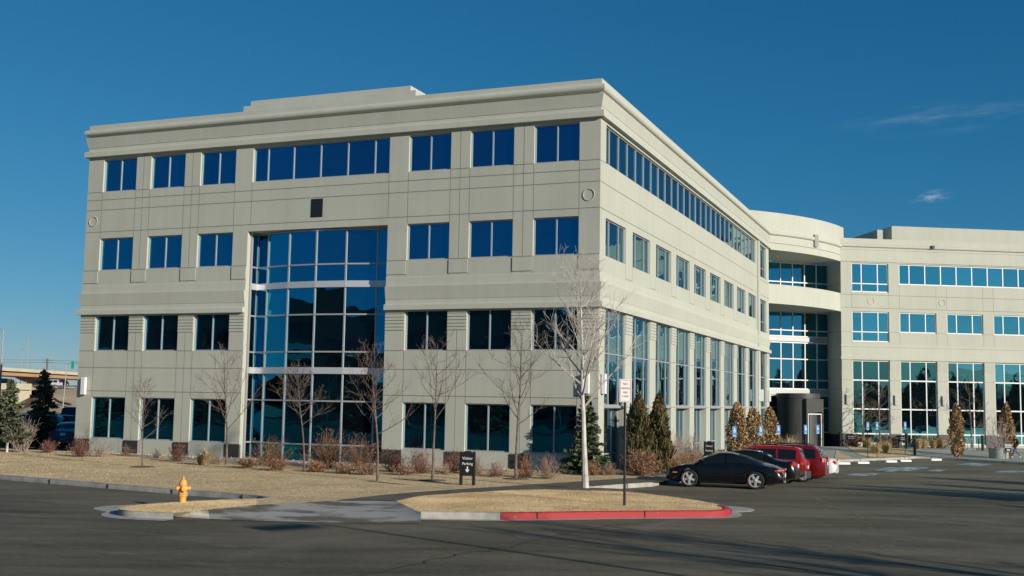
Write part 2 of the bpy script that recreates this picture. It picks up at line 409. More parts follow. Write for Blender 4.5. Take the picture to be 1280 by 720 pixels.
sweep([q3, q, ctl], ledge, False).build('mid_ledge', MT['trim'], bld)
sweep([ctr, P0, q2], ledge, False).build('mid_ledge', MT['trim'], bld)
# end caps of the mid ledge at the bay
mb = MB()
for u in (BU0, BU1):
    mb.add([FA(u, o, z) for o, z in ledge], [tuple(range(len(ledge)))])
mb.build('mid_ledge', MT['trim'], bld)
# joints, raised pier panels, louvres, plinth stones
jt = MB(); w = .011
def hj(F, u0, u1, z, ww=.017): F.box(jt, u0, u1, -.02, .004, z-ww, z+ww)
def vj(F, u, z0, z1): F.box(jt, u-w, u+w, -.02, .003, z0, z1)
def hseg(F, z, spans):
    for a, b in spans: hj(F, a, b, z)
allA = [(0.02, BU0), (BU1, LA-.02)]
for z in (3.25, 4.42): hseg(FA, z, allA)
for z in (11.38, 12.52): hseg(FA, z, [(.02, LA-.02)])
hseg(FA, 13.05, [(.02, LA-.02)])
pierA = [(.0, .95), (3.05, 4.0), (6.12, 7.07), (9.2, 10.2), (17.85, 18.7), (20.8, 21.73), (23.85, 24.75), (26.88, LA)]
for a, b in pierA:
    for z in (.82, 5.27, 9.38): hj(FA, a+.01, b-.01, z)
    if not (9 < a < 18): hj(FA, a+.01, b-.01, 13.46)
    m = (a+b)/2
    if b-a > .85 and 1 < a < 26 and not 9 < a < 18:
        vj(FA, m, .84, 7.08); vj(FA, m, 8.64, 15.28)
for e in sorted({x for c in cols for x in c}):
    for z0, z1 in ((2.97, 3.23), (3.27, 4.40), (4.44, 5.25), (8.64, 9.36), (11.07, 11.36), (11.40, 12.5), (12.54, 13.03), (13.07, 13.44)): vj(FA, e, z0, z1)
for e in (10.2, 17.7):
    for z0, z1 in ((11.40, 12.5), (12.54, 13.03), (13.07, 13.44)): vj(FA, e, z0, z1)
hseg(FB, 12.52, [(.02, LB)]); hseg(FB, 11.38, [(.02, LB)]); hseg(FB, 13.44, [(.02, .8)])
for k in range(10):
    a = 3.97+4.26*k-.02; b = a+1.13
    for z in (5.25, 2.9): hj(FB, a+.03, b-.04, z, .012)
    hj(FB, a+.02, b-.02, 8.72, .012); vj(FB, a+.02, 8.72, 9.36); vj(FB, b-.02, 8.72, 9.36)
for u in (38.45, 39.25): vj(FB, u, -.5, 7.08); vj(FB, u, 8.64, 15.28)
jt.build('panel_joint', MT['joint'], bld)
for a, b in pierA: pl = MB(); FA.box(pl, a+.01, b-.01, -.02, .035, 8.74, 9.35); pl.build('raised_panel', MT['wall'], bld)
pl = MB(); FB.box(pl, 38.5, 39.2, -.02, .10, -.4, 15.28); pl.build('pilaster', MT['wall'], bld)
def louv(F, a, b, out=.035):
    lv = MB()
    for i in range(6): F.box(lv, a+.01, b-.01, -.02, out, 6.20+i*.15, 6.31+i*.15)
    lv.build('grooved_pier_band', MT['wall'], bld)
for a, b in pierA: louv(FA, a, b)
louv(FB, 0.02, .82)
for k in range(9): louv(FB, 3.97+4.26*k, 5.08+4.26*k)
louv(FB, 42.5, LB)
for a, b in pierA: st = MB(); FA.box(st, a+(.0 if a > .1 else -.02), b+(.02 if b > 27 else 0), -.1, .022, -.3, .80); st.build('plinth', MT['plinth'], bld)
for k in range(10): st = MB(); FB.box(st, 3.97+4.26*k-.001 if k < 9 else 42.5, min(5.08+4.26*k, LB), -.1, .022, -1.3, .30); st.build('plinth', MT['plinth'], bld)
# round medallions
def medallion(F, u, z, r=.27):
    mb = MB(); n = 28
    for i in range(n):
        a0, a1 = 2*math.pi*i/n, 2*math.pi*(i+1)/n
        P = lambda a, rr, o: F(u+rr*math.cos(a), o, z+rr*math.sin(a))
        mb.quad(P(a0, r-.03, .03), P(a1, r-.03, .03), P(a1, r, .03), P(a0, r, .03))
        mb.quad(P(a0, r, .03), P(a1, r, .03), P(a1, r, 0), P(a0, r, 0)); mb.quad(P(a0, r-.03, 0), P(a1, r-.03, 0), P(a1, r-.03, .03), P(a0, r-.03, .03))
    mb.build('medallion', MT['trim'], bld)
medallion(FA, .51, 11.95); medallion(FA, 27.37, 11.95)
mb = MB(); FA.box(mb, 13.69, 14.32, -.02, .02, 11.58, 12.46); v_ = mb.build('air_vent', MT['dark'], bld)
mb = MB()
for i in range(7): FA.box(mb, 13.72, 14.29, .02, .035, 11.63+i*.12, 11.68+i*.12)
mb.build('vent_slat', MT['black'], v_)
# bowed glass bay in the left facade
bay = MB(); us = [17.80, 17.0, 15.6, 14.03, 12.48, 11.0, 10.25]
rr_ = lambda u: .15+.72*((u-14.03)/3.8)**2
corners = [(17.80, .33)]+[(u, rr_(u)) for u in us]
trans = [.14, .92, 2.94, 5.23, 6.98, 9.35, 10.98]; bands = [(4.2, 4.5), (8.25, 8.55)]
def P_(c, z, o=0): return FA(c[0], -c[1]+o, z)
band_list = [MB(), MB(), MB()]; gl = MB()
for i in range(len(corners)-1):
    a, b = corners[i], corners[i+1]
    A_, B_ = P_(a, 0), P_(b, 0); d = (B_-A_).normalized(); n = V((-d.y, d.x, 0))
    n = -n if n.dot(nA) < 0 else n
    if i == 0: n = nB
    def bar(mb, za, zb, t, inset=0): mb.hexa([A_+d*inset+V((0, 0, za))-n*.03, B_-d*inset+V((0, 0, za))-n*.03, B_-d*inset+V((0, 0, za))+n*t, A_+d*inset+V((0, 0, za))+n*t, A_+d*inset+V((0, 0, zb))-n*.03, B_-d*inset+V((0, 0, zb))-n*.03, B_-d*inset+V((0, 0, zb))+n*t, A_+d*inset+V((0, 0, zb))+n*t])
    for z in trans: bar(bay, z-.035, z+.035, .05, .02)
    for bm_, (za, zb) in zip(band_list, bands+[(-.2, .10)]): bar(bm_, za, zb, .10, -.003)
    t = random.gauss(0, .002)
    cuts = [.1, .92, 2.94, 4.3, 5.23, 6.98, 8.4, 9.35, 11.05]
    for za, zb in zip(cuts, cuts[1:]):
        t, t2 = random.gauss(0, .0035), random.gauss(0, .0035)
        gl.quad(A_+V((0, 0, za))+n*(-t-t2), B_+V((0, 0, za))+n*(t-t2), B_+V((0, 0, zb))+n*(t+t2), A_+V((0, 0, zb))+n*(-t+t2))
for c in corners:
    p = P_(c, 0); mb = bay; mb.box(-.035, .035, -.05, .06, .05, 11.05, Matrix.Translation(p) @ Matrix.Rotation(math.atan2(dA.y, dA.x), 4, 'Z'))
bw = bay.build('bay_window', MT['frame'], bld); gl.build('pane', MT['glassA'], bw); [b_.build('metal_band', MT['band'], bw) for b_ in band_list]
mb = MB(); F_ = FA; mb.hexa([FA(BU0, -1.3, 11.04), FA(BU1, -1.3, 11.04), FA(BU1, -.27, 11.04), FA(BU0, -.27, 11.04), FA(BU0, -1.3, 11.3), FA(BU1, -1.3, 11.3), FA(BU1, -.27, 11.3), FA(BU0, -.27, 11.3)])
FA.box(mb, BU1, BU1+.2, -1.3, -.27, -.3, 11.03); FA.box(mb, BU0-.2, BU0, -1.3, -.27, -.3, 11.03)
mb.build('bay_soffit', MT['wall'], bld)
# roof screens
mb = MB(); FA.box(mb, 9.17, 18.71, -3.0, -.45, 16.6, 17.42); FA.box(mb, 9.52, 18.39, -2.8, -.60, 17.42, 17.70)
mb.build('roof_screen', MT['trim'], bld)
mb = MB(); FB.box(mb, 24.8, 38.3, -2.5, -.3, 16.6, 17.28); mb.build('roof_screen', MT['trim'], bld)
# lanterns: white boxes beside the corners
def lantern(F, u, z0=3.05, z1=3.92, d=.20, w=.26):
    mb = MB(); F.box(mb, u-w/2, u+w/2, .04, d, z0, z1); o = mb.build('wall_lamp', MT['white'], bld, bevel=.01)
    m2 = MB(); F.box(m2, u-w/2+.05, u+w/2-.05, 0, .04, z0+.1, z1-.1); m2.build('mounting_plate', MT['galv'], o)
lantern(FA, 27.33); lantern(FA, .50, 3.45, 4.30); lantern(FB, .42, 3.45, 4.30); lantern(FB, 38.85, 3.4, 4.25, .35); lantern(FB, 43.1, 3.4, 4.25, .2)

# --- curved entrance front C between the wings
nseg = 24
def arcp(t, o=0):                      # bulges 0.65 m towards the lot
    b = .65*4*t*(1-t); return FC(t*LC, b+o, 0)
def arcband(name, m, z0, z1, o0, o1, t0=0.0, t1=1.0):
    mb = MB(); n = nseg
    for i in range(n):
        a, b = t0+(t1-t0)*i/n, t0+(t1-t0)*(i+1)/n
        A0, B0, A1, B1 = arcp(a, o0), arcp(b, o0), arcp(a, o1), arcp(b, o1)
        mb.quad(up(A1, z0), up(B1, z0), up(B1, z1), up(A1, z1)); mb.quad(up(B0, z0), up(A0, z0), up(A0, z1), up(B0, z1))
        mb.quad(up(A1, z1), up(B1, z1), up(B0, z1), up(A0, z1)); mb.quad(up(A0, z0), up(B0, z0), up(B1, z0), up(A1, z0))
    for t in (t0, t1): mb.quad(up(arcp(t, o0), z0), up(arcp(t, o1), z0), up(arcp(t, o1), z1), up(arcp(t, o0), z1))
    return mb.build(name, m, bld)
arcband('entrance_parapet', MT['trim'], 15.28, 18.25, -.5, 0, -.21, 1.09)
arcband('entrance_soffit', MT['trim'], 15.30, 15.5, -4.6, -.52)
arcband('entrance_balcony_band', MT['trim'], 11.05, 12.58, -4.6, -.02)
mb = MB(); pr = roll(0, 16.60, .17)
arcpath = [arcp(i/nseg) for i in range(nseg+1)]
mb = sweep(arcpath, [(0, 16.42)]+pr+[(0, 16.78)], False); mb.build('cornice', MT['trim'], bld, smooth=True)
mb = sweep(arcpath, [(0, 15.8), (.012, 15.8), (.012, 15.84), (0, 15.84)], False); mb.build('panel_joint', MT['joint'], bld)
mb = MB(); FC.box(mb, 5.15, 5.62, .45, .82, 15.95, 16.95); mb.build('overflow_scupper', MT['galv'], bld)
ga = rad(20); gd = V((math.cos(ga), math.sin(ga), 0)); gn = V((math.sin(ga), -math.cos(ga), 0))
FG = Face(V((27.35, 98.15, 0))-gd*8, gd, gn)
def cwin(z0, z1, h, u0=.1, u1=8.0): window(bld, FG, u0, u1, z0, z1, 0, [8-1.2*k for k in range(6, 0, -1)], h, MT['wframe'], MT['glassC'], fw=.09)
cwin(12.5, 15.3, [13.62]); cwin(4.5, 8.5, [5.29, 7.06]); cwin(8.95, 11.1, [9.5]); cwin(-.6, 4.02, [2.95, .9])
mb = MB(); FG.box(mb, .1, 8.0, -.05, .16, 4.02, 4.5); mb.build('metal_band', MT['frame'], bld); mb = MB(); FG.box(mb, .1, 8.0, -.05, .16, 8.55, 8.92); mb.build('metal_band', MT['frame'], bld)  # whitish bands made grey: the overhang's shade is put into their colour
# back return of the front wing and left return of the far wing
FR = Face(D0, V((-dD.y, dD.x, 0)), -dD)
mb = MB(); FR.box(mb, 0.001, 6, -.4, -.001, -1.3, 16.9); mb.build('wall', MT['wall'], bld)
mb = MB(); FR.box(mb, .0, 4, -.01, .02, -1.3, .80); mb.build('plinth', MT['plinth'], bld)
mb = MB()
for z in (2.9, 4.6, 7.2, 9.4, 13.4): FR.box(mb, .01, 3.2, -.01, .004, z-.015, z+.015)
mb.build('panel_joint', MT['joint'], bld)
# dark drum at the door
dr = at(996.5, 94.6); dr.z = 0
mb = MB(); mb.lathe([(1.72, -1.2), (1.72, 3.72), (1.76, 3.74), (1.76, 4.12), (1.2, 4.14)], 48, Matrix.Translation(dr)); drum = mb.build('entrance_drum', MT['drum'], bld, smooth=True)
pa = rad(-58); FDr = Face(dr, V((-math.sin(pa), math.cos(pa), 0)), V((math.cos(pa), math.sin(pa), 0)))
mb = MB(); FDr.box(mb, -.92, -.74, .9, 1.80, -1.0, 3.68); FDr.box(mb, .88, 1.02, .9, 1.80, -1.0, 3.68); FDr.box(mb, -.74, .88, .9, 1.80, 2.62, 3.68); mb.build('portal', mat('portal_stone', (.05, .05, .05), .5, var=.2, scale=3), drum)
mb = MB()
FDr.box(mb, -.72, -.62, 1.62, 1.74, -.3, 2.5); FDr.box(mb, .80, .90, 1.62, 1.74, -.3, 2.5); FDr.box(mb, -.62, .80, 1.62, 1.74, 2.42, 2.5)
dro = mb.build('door', MT['wframe'], drum)
mb = MB(); FDr.box(mb, -.62, .07, 1.63, 1.66, -.3, 2.42); FDr.box(mb, .11, .80, 1.63, 1.66, -.3, 2.42); mb.build('glass', MT['carglass'], dro)
mb = MB(); FDr.box(mb, .02, .05, 1.68, 1.74, .6, 1.3); FDr.box(mb, .13, .16, 1.68, 1.74, .6, 1.3); FDr.box(mb, .06, .12, 1.62, 1.72, -.3, 2.42); mb.build('handle', MT['plastic'], dro)

# --- far wing D
colsD = [(.95+4.21*k, 4.22+4.21*k) for k in range(7)]
hD = [(a, b, -.3 if False else .08, 7.0) for a, b in colsD] + [(a, b, 9.39, 11.1) for a, b in colsD[1:]] + [(.95, 4.22, 8.56, 11.1), (.95, 4.22, 12.74, 15.2), (5.16, LD-.5, 13.46, 15.2)]
wall_mesh(FD, 0, LD, -1.3, 17.0, hD, .3).build('wall', MT['wall'], bld)
mulD = lambda a: [a+.9, a+2.33]
for i, (a, b) in enumerate(colsD):
    window(bld, FD, a, b, .08, 7.0, .16, mulD(a), [.9, 2.95, 5.34], MT['wframe'], MT['glassD'], fw=.085, hw=.11)
    if i: window(bld, FD, a, b, 9.39, 11.1, .14, mulD(a), [], MT['wframe'], MT['glassD'], fw=.085)
window(bld, FD, .95, 4.22, 8.56, 11.1, .14, mulD(.95), [9.39], MT['wframe'], MT['glassD'], fw=.085)
window(bld, FD, .95, 4.22, 12.74, 15.2, .14, mulD(.95), [13.46], MT['wframe'], MT['glassD'], fw=.085)
window(bld, FD, 5.16, LD-.5, 13.46, 15.2, .14, [6.1+1.41*k for k in range(17)], [], MT['wframe'], MT['glassD'], fw=.085)
d1 = D0+dD*LD; d2 = d1-nD*25; d3 = D0-nD*25
sweep([d3, D0, d1, d2], [(0, 15.31), (.06, 15.31), (.06, 15.60), (.02, 15.62), (.02, 16.30), (.05, 16.33), (.02, 16.36), (.02, 16.5)]+roll(.03, 16.66, .13)+[(.04, 16.8), (.04, 17.28), (-.3, 17.28), (-.3, 16.6)], False).build('cornice', MT['trim'], bld, smooth=True, sharp=25)
sweep([d3, D0, d1, d2], [(0, 7.04), (.08, 7.05), (.08, 7.3), (.01, 7.32), (.01, 8.1), (.05, 8.12), (.05, 8.3), (0, 8.32)], False).build('mid_ledge', MT['trim'], bld)
jt = MB()
pierD = [(0, .95)]+[(4.22+4.21*k, 5.16+4.21*k) for k in range(6)]
hj(FD, .02, LD, 11.4, .016); hj(FD, .02, LD, 12.5, .016)
for a, b in pierD:
    for z in (2.95, 5.34, 9.39): hj(FD, a+.01, b-.01, z, .012)
    for u in (a, b):
        if u > .2: vj(FD, u, 11.4, 13.4); vj(FD, u, 8.34, 9.37)
jt.build('panel_joint', MT['joint'], bld)
for a, b in pierD: louv(FD, a, b, .02)
for a, b in pierD: st = MB(); FD.box(st, a-.001 if a < .1 else a, b, -.1, .02, -1.3, .90); st.build('plinth', MT['plinth'], bld)
medallion(FD, 2.62, 12.0, .3); medallion(FD, 8.96, 12.0, .3)
for u in (.45, 4.69, 8.9): 
    mb = MB(); FD.box(mb, u-.13, u+.13, 0, .16, 3.33, 4.13); mb.build('wall_lamp', MT['galv'], bld)
mb = MB(); FD.box(mb, 8.0, 8.25, .0, .3, 16.6, 16.85); mb.build('overflow_scupper', MT['dark'], bld)
mb = MB(); mb.quad(up(D0, 16.6), up(d1, 16.6), up(d2, 16.6), up(d3, 16.6)); mb.build('roof', MT['plinth'], bld)
mb = MB(); FD.box(mb, 5.3, LD-2, -9, -1.5, 16.61, 18.7); mb.build('roof_screen', MT['wall'], bld); mb = MB(); FD.box(mb, 3.75, 4.25, -14, -1.0, 16.61, 18.25); mb.build('roof_screen', MT['wall'], bld)

# ------------------------------------------------------------------ the ground and its surfaces
def structure(o): o['kind'] = 'structure'; return o
HT = .16
def drape(name, pts, off, m, maxlen=2.5, mound=None, keepz=False):
    bm = bmesh.new(); vs = [bm.verts.new((p[0], p[1], p[2] if keepz else 0)) for p in pts]
    f = bm.faces.new(vs); bm.normal_update()
    if f.normal.z < 0: f.normal_flip()
    bmesh.ops.triangulate(bm, faces=bm.faces[:])
    for _ in range(5):
        e = [e for e in bm.edges if e.calc_length() > maxlen]
        if not e or len(bm.verts) > 6000: break
        bmesh.ops.subdivide_edges(bm, edges=e, cuts=1); bmesh.ops.triangulate(bm, faces=bm.faces[:])
    for v in bm.verts:
        if not keepz: v.co.z = gz(v.co.x, v.co.y)+off+(mound(v.co.x, v.co.y) if mound else 0)
    me = bpy.data.meshes.new(name); bm.to_mesh(me); bm.free(); me.materials.append(m); me.shade_smooth()
    o = bpy.data.objects.new(name, me); C.objects.link(o); return structure(o)

def asphalt():
    m, nt, b = newmat('asphalt'); L = nt.links.new; b.inputs['Roughness'].default_value = .85
    tc = N(nt, 'ShaderNodeTexCoord')
    def nz(scale, st, det=5, rough=.6):
        mp = N(nt, 'ShaderNodeMapping'); mp.inputs['Scale'].default_value = st; mp.inputs['Rotation'].default_value = (0, 0, rad(-14)); L(tc.outputs['Object'], mp.inputs[0])
        n = N(nt, 'ShaderNodeTexNoise', Scale=scale, Detail=det, Roughness=rough); L(mp.outputs[0], n.inputs['Vector']); return n.outputs['Fac']
    a = nz(.35, (.35, 1.3, 1), 6, .62); c = nz(.10, (1, 1, 1), 4); d = nz(60, (1, 1, 1), 3, .7); e = nz(1.1, (.25, 1.2, 1), 4); g = nz(5, (1, 1, 1), 6, .8)
    def comb(x, y, k):
        n = N(nt, 'ShaderNodeMath', operation='MULTIPLY_ADD'); L(y, n.inputs[0]); n.inputs[1].default_value = k; L(x, n.inputs[2]); return n.outputs[0]
    s = comb(comb(comb(comb(a, c, .7), d, .55), e, .5), g, .5)
    mr = N(nt, 'ShaderNodeMapRange'); mr.inputs['From Min'].default_value = 1.38; mr.inputs['From Max'].default_value = 1.87; L(s, mr.inputs['Value'])
    rp = N(nt, 'ShaderNodeValToRGB'); L(mr.outputs[0], rp.inputs['Fac'])
    rp.color_ramp.elements[0].color = (.042, .0345, .020, 1); rp.color_ramp.elements[1].color = (.168, .142, .088, 1)
    # lighter sweeps left by turning tyres
    out = rp.outputs[0]
    for cx, cy, r, wd, k in ((8.5, 27.5, 5.2, .35, .5), (4.0, 20, 9.5, .5, .35), (20, 36, 8, .6, .35), (-14, 21, 10, .7, .3), (-8, 14, 12, .5, .3)):
        vs = N(nt, 'ShaderNodeVectorMath', operation='DISTANCE'); L(tc.outputs['Object'], vs.inputs[0]); vs.inputs[1].default_value = (cx, cy, 0)
        sb = N(nt, 'ShaderNodeMath', operation='SUBTRACT'); L(vs.outputs['Value'], sb.inputs[0]); sb.inputs[1].default_value = r
        ab = N(nt, 'ShaderNodeMath', operation='ABSOLUTE'); L(sb.outputs[0], ab.inputs[0])
        m2 = N(nt, 'ShaderNodeMapRange', interpolation_type='SMOOTHSTEP'); L(ab.outputs[0], m2.inputs['Value']); m2.inputs['From Min'].default_value = wd; m2.inputs['From Max'].default_value = 0
        m3 = N(nt, 'ShaderNodeMapRange', interpolation_type='SMOOTHSTEP'); L(c, m3.inputs['Value']); m3.inputs['From Min'].default_value = .40; m3.inputs['From Max'].default_value = .6
        ml = N(nt, 'ShaderNodeMath', operation='MULTIPLY'); L(m2.outputs[0], ml.inputs[0]); L(m3.outputs[0], ml.inputs[1])
        m4 = N(nt, 'ShaderNodeMath', operation='MULTIPLY'); L(ml.outputs[0], m4.inputs[0]); m4.inputs[1].default_value = k
        mx = N(nt, 'ShaderNodeMix', data_type='RGBA'); L(m4.outputs[0], mx.inputs[0]); L(out, mx.inputs[6]); mx.inputs[7].default_value = (.21, .185, .145, 1); out = mx.outputs[2]
    sp_ = nz(13, (1, 1, 1), 2, .5); m5 = N(nt, 'ShaderNodeMapRange', interpolation_type='SMOOTHSTEP'); L(sp_, m5.inputs['Value']); m5.inputs['From Min'].default_value = .60; m5.inputs['From Max'].default_value = .74; m5.inputs['To Max'].default_value = .55
    mx = N(nt, 'ShaderNodeMix', data_type='RGBA'); L(m5.outputs[0], mx.inputs[0]); L(out, mx.inputs[6]); mx.inputs[7].default_value = (.30, .26, .17, 1); out = mx.outputs[2]
    L(out, b.inputs['Base Color'])
    bp = N(nt, 'ShaderNodeBump', Strength=.6, Distance=.012); L(comb(d, g, 1.2), bp.inputs['Height']); L(bp.outputs[0], b.inputs['Normal'])
    return m
MT['asphalt'] = asphalt()
MT['dirt'] = mat('dry_grassland', (.26, .19, .11), .95, var=.3, scale=.05, detail=8)
MT['lawn'] = mat('dormant_lawn', (.34, .245, .125), .95, scale=.55, col2=(.66, .51, .29), bump=.35, bscale=24, detail=7, lo=.25, hi=.75, stretch=(.8, 1.2, 1))
MT['conc'] = mat('kerb_concrete', (.36, .345, .31), .9, var=.22, scale=2.5, detail=8, bump=.2)
MT['redkerb'] = mat('red_kerb_paint', (.37, .020, .026), .7, scale=7, detail=9, col2=(.33, .27, .24), lo=.69, hi=.75)
MT['jointc'] = mat('kerb_joint_dirt', (.10, .085, .07), .9)
MT['path'] = mat('damp_path', (.085, .075, .055), .7, scale=.8, col2=(.13, .115, .09), detail=8)
MT['apron'] = mat('stained_apron', (.12, .105, .08), .8, scale=.8, col2=(.36, .345, .315), stretch=(.7, 1.1, 1), detail=10, lo=.42, hi=.53)
MT['mulch'] = mat('bark_mulch', (.13, .085, .055), .95, var=.4, scale=9, bump=.8, bscale=25)
MT['gravel'] = mat('river_gravel', (.22, .18, .145), .95, scale=14, col2=(.40, .35, .30), bump=.8, bscale=22)
MT['walk'] = mat('plaza_concrete', (.28, .265, .235), .9, var=.25, scale=.7, detail=8)
MT['tar'] = mat('tar_seam', (.018, .018, .018), .6)
MT['grass'] = mat('dry_blades', (.46, .335, .185), .9, island=.16, scale=.55, col2=(.68, .53, .32), detail=6, lo=.36, hi=.62)

# base sheet reaching the horizon
xs = [-7000, -3000, -1200, -500, -250, -140]+list(range(-80, 81, 4))+[140, 250, 500, 1200, 3000, 7000]
ys = [-7000, -3000, -1200, -500, -250, -120]+list(range(-60, 121, 4))+[160, 250, 500, 1200, 3000, 7000]
def sheet(name, xs, ys, off, m):
    mb = MB()
    for y in ys:
        for x in xs: mb.v.append((x, y, gz(x, y)+off))
    n = len(xs)
    for j in range(len(ys)-1):
        for i in range(n-1): a = j*n+i; mb.f.append((a, a+1, a+1+n, a+n))
    return structure(mb.build(name, m, smooth=True))
sheet('ground', xs, ys, -.09, MT['dirt'])
sheet('parking_lot', [-140, -120, -100, -85]+np.arange(-75, -6, 1.5).tolist()+np.arange(-6, 48, 1.0).tolist()+np.arange(48.5, 76, 1.5).tolist()+[85, 100, 120, 150], [-90, -70, -50]+np.arange(-30, 36, 1.5).tolist()+np.arange(36, 106, 1.0).tolist(), 0, MT['asphalt'])

# lawns and kerbs: outlines with the lot on the right-hand side
G = lambda x, y, o=HT: gp(x, y, o)
edge1 = [G(-330, 563), G(-150, 580.5), G(0, 593.6), G(140, 605), G(190, 609), G(320, 619.2), G(334, 621.5)]
edge2 = [G(322, 623.3), G(250, 626.0), G(185, 630.0), G(160, 632.2), G(150, 633.8), G(147.5, 635.6), G(152, 637.6), G(165, 639.0), G(217, 641.3)]
def kerb(pts, name, m, h=HT, w=.17):
    b = [V((p.x, p.y, gz(p.x, p.y))) for p in pts]
    return structure(sweep(b, [(.015, -.04), (.0, h-.02), (-.02, h+.004), (-w, h+.006), (-w, h-.06)], False).build(name, m, smooth=True, sharp=50))
def smoothline(pts, it=2):
    for _ in range(it):
        q = [pts[0]]
        for a, b in zip(pts, pts[1:]): q += [a*.75+b*.25, a*.25+b*.75]
        pts = q+[pts[-1]]
    return pts
edge1 = smoothline(edge1, 1)
edge2 = smoothline(edge2, 2)
kerb(edge1+edge2, 'curb', MT['conc'])
gutter = lambda pts, w, name: structure(sweep([V((p.x, p.y, gz(p.x, p.y))) for p in pts], [(0, .010), (w, .008)], False).build(name, MT['conc']))
structure(gutter(edge2[14:], .42, 'gutter'))
pathU = [G(420, 625.8), G(480, 619.0), G(520, 615.5), G(580, 611.5), G(640, 607.6), G(700, 603.6), G(760, 599.6), G(800, 597.2), G(822, 596.2)]
pathL = [G(495, 626.3), G(525, 620), G(580, 616), G(640, 612.6), G(697, 611.3), G(745, 607.6), G(785, 604.4), G(828, 602.2)]
Aleft = P0+dA*LA
lawn_pts = edge1+edge2+[G(260, 637.1), G(320, 631.2)]+pathU+[P0-dA*2.4+dB*1.2, P0+nA*.0, Aleft, V((-27, 60.5, 0)), V((-40, 63, 0))]
drape('lawn', lawn_pts, HT, MT['lawn'], 3)
isl_back = [G(697, 611.6), G(732, 612.6), G(790, 615.2), G(850, 622.3), G(890, 628.8), G(905, 632.3), G(912, 634.8), G(913.5, 636.8), G(908, 638.9), G(890, 639.6)]
isl_front = [G(850, 639.8), G(775, 640.2), G(700, 641.3), G(626, 642.3), G(526, 640.8)]
back = smoothline(isl_back, 1)
mound = lambda x, y: .0
drape('lawn', [pathL[0], pathL[1], pathL[2], pathL[3]]+back+isl_front, HT, MT['lawn'], 2)
# kerb runs (driven with the lot on the right)
red = [G(626, 642.3), G(700, 641.3), G(775, 640.2), G(850, 639.8), G(890, 639.6), G(908, 638.9), G(913.5, 636.8), G(912, 634.8), G(905, 632.3)]
red = smoothline(red, 1)
kerb(red, 'painted_curb', MT['redkerb'], .18)
kerb([G(526, 640.8), G(576, 641.6), G(625.4, 642.29)], 'curb', MT['conc'], .18)
kerb(list(reversed([p for p in back if p.x <= G(905, 632.3).x-.05 and p.y > G(905, 632.3).y-.02])), 'curb', MT['conc'], .155) if False else kerb([G(904.5, 632.1), G(890, 628.8), G(850, 622.3), G(790, 615.2), G(732, 612.6), G(699, 611.6)], 'curb', MT['conc'], .155)
gutter([G(526, 640.8)]+red, .32, 'gutter')
nose = G(915, 636.8, 0)
mb = MB(); mb.lathe([(1.0, -.05), (1.0, .014), (.0, .015)], 32, Matrix.Translation(V((nose.x-.35, nose.y+.1, 0))), False); structure(mb.build('gutter', MT['conc']))
nose = G(150, 636, 0)
mb = MB(); mb.lathe([(.95, -.05), (.95, .014), (.0, .015)], 32, Matrix.Translation(V((nose.x+.25, nose.y+.1, 0))), False); structure(mb.build('gutter', MT['conc']))
headl = [P0+(-dA)*3.62+dB*t for t in (-2.2, 0, 4, 8, 12, 16, 20, 24, 28)]
hl = [G(699, 611.4), G(745, 607.6), G(785, 604.6), G(815, 602.7)]+headl[1:]+[G(1005, 576.3), G(1040, 574.8), G(1090, 572.9), G(1125, 571.6), G(1143, 570.4), G(1175, 571.3), G(1230, 575.0), G(1300, 579.0), G(1400, 584)]
kerb(hl, 'curb', MT['conc'], .155)
drape('path', pathL+[headl[1]+dA*.02, headl[1]+dA*1.3]+list(reversed(pathU)), HT+.012, MT['path'], 2)
drape('planting_bed', [P0+dB*t-dA*.0 for t in (0, 10, 20, 30, 40, 45)]+[P0-dA*2.35+dB*t for t in (45, 40, 30, 20, 10, 0, -1)], HT+.008, MT['mulch'], 2)
drape('sidewalk', [P0-dA*2.35+dB*t for t in (0.2, 10, 20, 30, 38)]+[P0-dA*3.55+dB*t for t in (28, 20, 10, .2)], HT+.016, MT['walk'], 2)
drape('gravel_bed', [P0+nA*.0+dA*u for u in (-.2, 28)]+[P0+nA*s+dA*u for u, s in ((28, 1.0), (22, 1.1), (17.5, 1.9), (14, 2.2), (9, 1.8), (4, 1.3), (-.2, 1.4))], HT+.010, MT['gravel'], 2)
def joints(pts, h, step=3.05):
    mb = MB(); acc = 1.0
    for a, b in zip(pts, pts[1:]):
        L_ = (b-a).length
        while acc < L_:
            p = a.lerp(b, acc/L_); ang_ = math.atan2(b.y-a.y, b.x-a.x); mb.box(-.006, .006, -.03, .012, -.02, h+.004, Matrix.Translation((p.x, p.y, gz(p.x, p.y))) @ Matrix.Rotation(ang_, 4, 'Z') @ Matrix.Translation((0, -.006, 0)))
            mb.box(-.006, .006, -.0, .16, h, h+.008, Matrix.Translation((p.x, p.y, gz(p.x, p.y))) @ Matrix.Rotation(ang_, 4, 'Z'))
            acc += step
        acc -= L_
    return structure(mb.build('curb_joint', MT['jointc']))
for pp_, hh_ in ((edge1+edge2, HT), (red, .18), (hl, .155)): joints(pp_, hh_)
# concrete apron sloping to the street
topr = [(217, 641.3), (260, 637.1), (320, 631.2), (420, 625.8), (460, 625.9), (495, 626.3), (526, 640.8)]
botr = [(217, 646.2), (262, 648.6), (322, 651.2), (420, 653.2), (470, 654.0), (500, 654.3), (526, 654.5)]
mb = MB()
ks = 6
for a, b in zip(topr, botr):
    A_ = gp(*a, HT+.014); B_ = gp(*b, .012)
    for k in range(ks+1): mb.v.append(tuple(A_.lerp(B_, k/ks)))
for i in range(len(topr)-1):
    for k in range(ks): a = i*(ks+1)+k; mb.f.append((a, a+1, a+ks+2, a+ks+1))
structure(mb.build('apron', MT['apron'], smooth=True))
